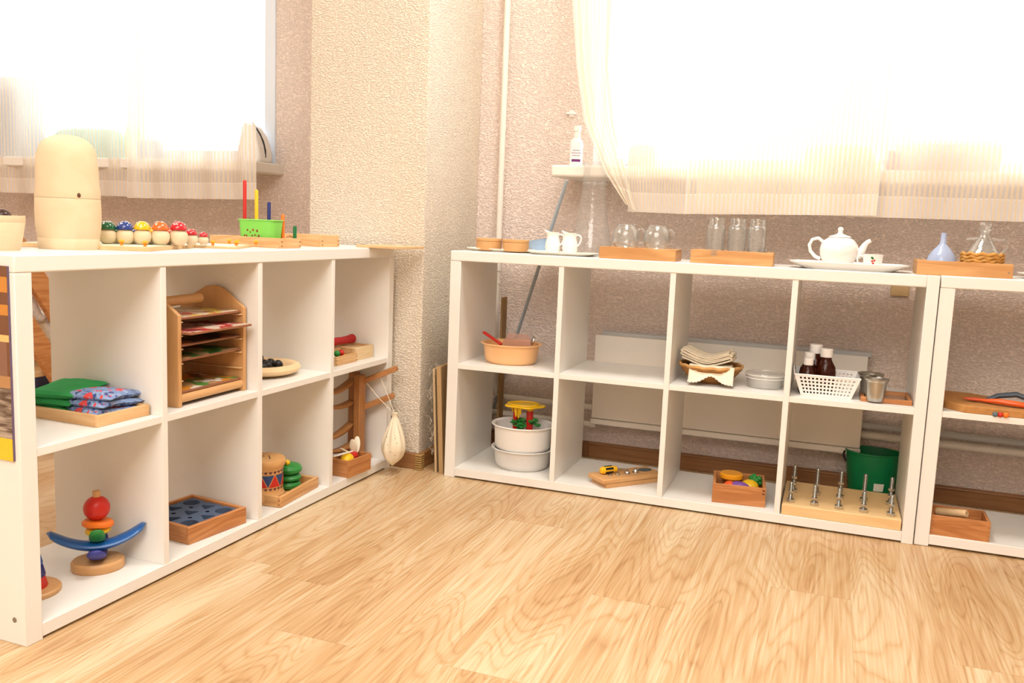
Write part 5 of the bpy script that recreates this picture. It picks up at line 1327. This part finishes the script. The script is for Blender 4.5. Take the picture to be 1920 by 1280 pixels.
blob('cushion', 'turquoise cushion lying on the left window sill behind the curtain', 'cushion', 108, 232, 243, YS+.05, .15, tq, pw=2.2)
blob('green_toy', 'small green toy on the left window sill behind the curtain', 'toy', 238, 262, 238, YS+.05, .05, mat('leaf_green', '9FCB6A', .5))
blob('grey_case', 'low grey-blue case on the left window sill right of the green toy', 'case', 262, 300, 262, YS+.06, .10, sl)
blob('storage_box', 'long pink box with a bluish cover at the right end of the right sill', 'box', 1672, 1880, 268, YS+.04, .15, pk, z=zs2, lidm=mat('pale_blue_plastic', 'BFD0E6', .5))
o = G().bb(0, .016, 0, .13, 0, .062).done('red_book', mat('red_brown_cover', 'A8543C', .5), bevel=.002); p = place(1668, 318, YS-.03); solo(o, 'red-brown book standing at the left end of the long pink box on the sill', 'book', (p.x-.006, YS-.03, zs2))
blob('storage_box', 'smaller pinkish box in the middle of the right sill', 'box', 1508, 1640, 274, YS+.05, .15, pk, z=zs2)
blob('dish', 'low greenish dish on the right sill behind the curtain', 'dish', 1415, 1470, 302, YS+.03, .1, mat('olive', 'B8B890', .5), z=zs2)
blob('toy_pot', 'small pinkish pot with a spoon on the right sill near the flask', 'pot', 1180, 1232, 272, YS+.03, .09, pk, z=zs2)
p = place(1180, 300, YS); o = G().cyl((0, 0, 0), (.045, .01, .085), .003).done('wooden_stick', M['grey']); solo(o, 'thin stick leaning on the small pinkish pot on the right sill', 'stick', (p.x-.003, YS-.03, zs2))
# white spray bottle on right sill
p = place(1079, 308, .315)
t = thing('white_bottle', 'white bottle with a purple label stripe on the left end of the right sill', 'bottle', (p.x, .318, zs2))
k = (place(1079, 236, .315).z-zs2)/.125
t.scale = (k, k, k)
G().lathe([(0, 0), (.019, 0), (.021, .002), (.021, .070), (.018, .080), (.011, .086), (.010, .110), (0, .110)], n=32).done('bottle_body', M['white'], t)
G().lathe([(0, .109), (.0125, .109), (.0125, .124), (.011, .125), (0, .125)], n=24).done('cap', M['porcelain'], t)
kd = math.atan2(CAM.y-.318, CAM.x-p.x)
def band(z0, z1, m_, nm, w=1.1, r=.0213):
    G().grid(lambda u, v: (r*math.cos(kd+(u-.5)*2*w), r*math.sin(kd+(u-.5)*2*w), z0+(z1-z0)*v), 14, 1).done(nm, m_, t)
band(.008, .062, mat('pale_label', 'F1ECF0', .5), 'label'); band(.012, .020, mat('label_purple', '6A2A6E', .5), 'purple_band', .7, .0216)
for z_, w_ in ((.030, .6), (.038, .8), (.046, .55)): band(z_, z_+.0025, mat('label_grey', 'A59AA8', .5), 'label_line', w_, .0216)
a = place(1072, 213, .46); t = thing('wall_hook', 'small white hook on the wall above the white bottle', 'hook', (aty(1072, 213, YW).x, YW, aty(1072, 213, YW).z))
G().bb(-.018, .018, -.012, 0, -.004, .004).done('plate', M['white'], t, bevel=.002)
G().bb(-.010, .010, -.005, 0, -.012, .012).done('back', M['white'], t, bevel=.002)

# =============== beyond the left unit ===============
# slatted wooden seat with a shaggy cover, seen through the first cell
t = thing('slatted_seat', 'orange-brown frame of slanting planks seen through the first cell of the left unit', 'seat', (0, 0, 0))
sl_ = .985
for x0_, zc, l1 in ((-1.20, .605, .62), (-1.20, .395, .40), (-1.62, .605, .62), (-1.62, .395, .40)):
    G(Matrix.Translation((x0_, -.53, zc)) @ Matrix.Rotation(-sl_, 4, 'X')).bb(-.012, .012, -.20, l1, -.033, .033).done('plank', M['orangewy'], t, bevel=.003)
for x0_ in (-1.20, -1.62): G().bb(x0_-.035, x0_-.013, -.66, -.62, 0, .70).done('post', M['oakz'], t, bevel=.003)
G().bb(-1.60, -1.22, -.56, -.50, .300, .318).bb(-1.60, -1.22, -.46, -.36, .300, .318).done('seat_board', M['birch'], t, bevel=.003)
t = thing('shaggy_cover', 'shaggy off-white cover lying between the slanting planks behind the left unit', 'cover', (0, 0, 0))
g = G(); rnd = random.Random(1)
g.grid(lambda u, v: (-1.58+.35*u, -.62+.24*v, .62-.26*v+.02*math.sin(u*9)+.015*math.sin(v*23)), 20, 20)
g.done('cover', mat('shaggy_white', 'E8E0D4', .95, var=.25, scale=60, bump=1, bscale=160), t, solid=.03)
t = thing('dark_case', 'dark low case on the floor near the left window wall, behind the left unit', 'case', (-2.36, .24, 0), .1)
G().bb(0, .24, 0, .2, 0, .10).done('case_body', mat('dark_blue', '1E2036', .5), t, bevel=.01)
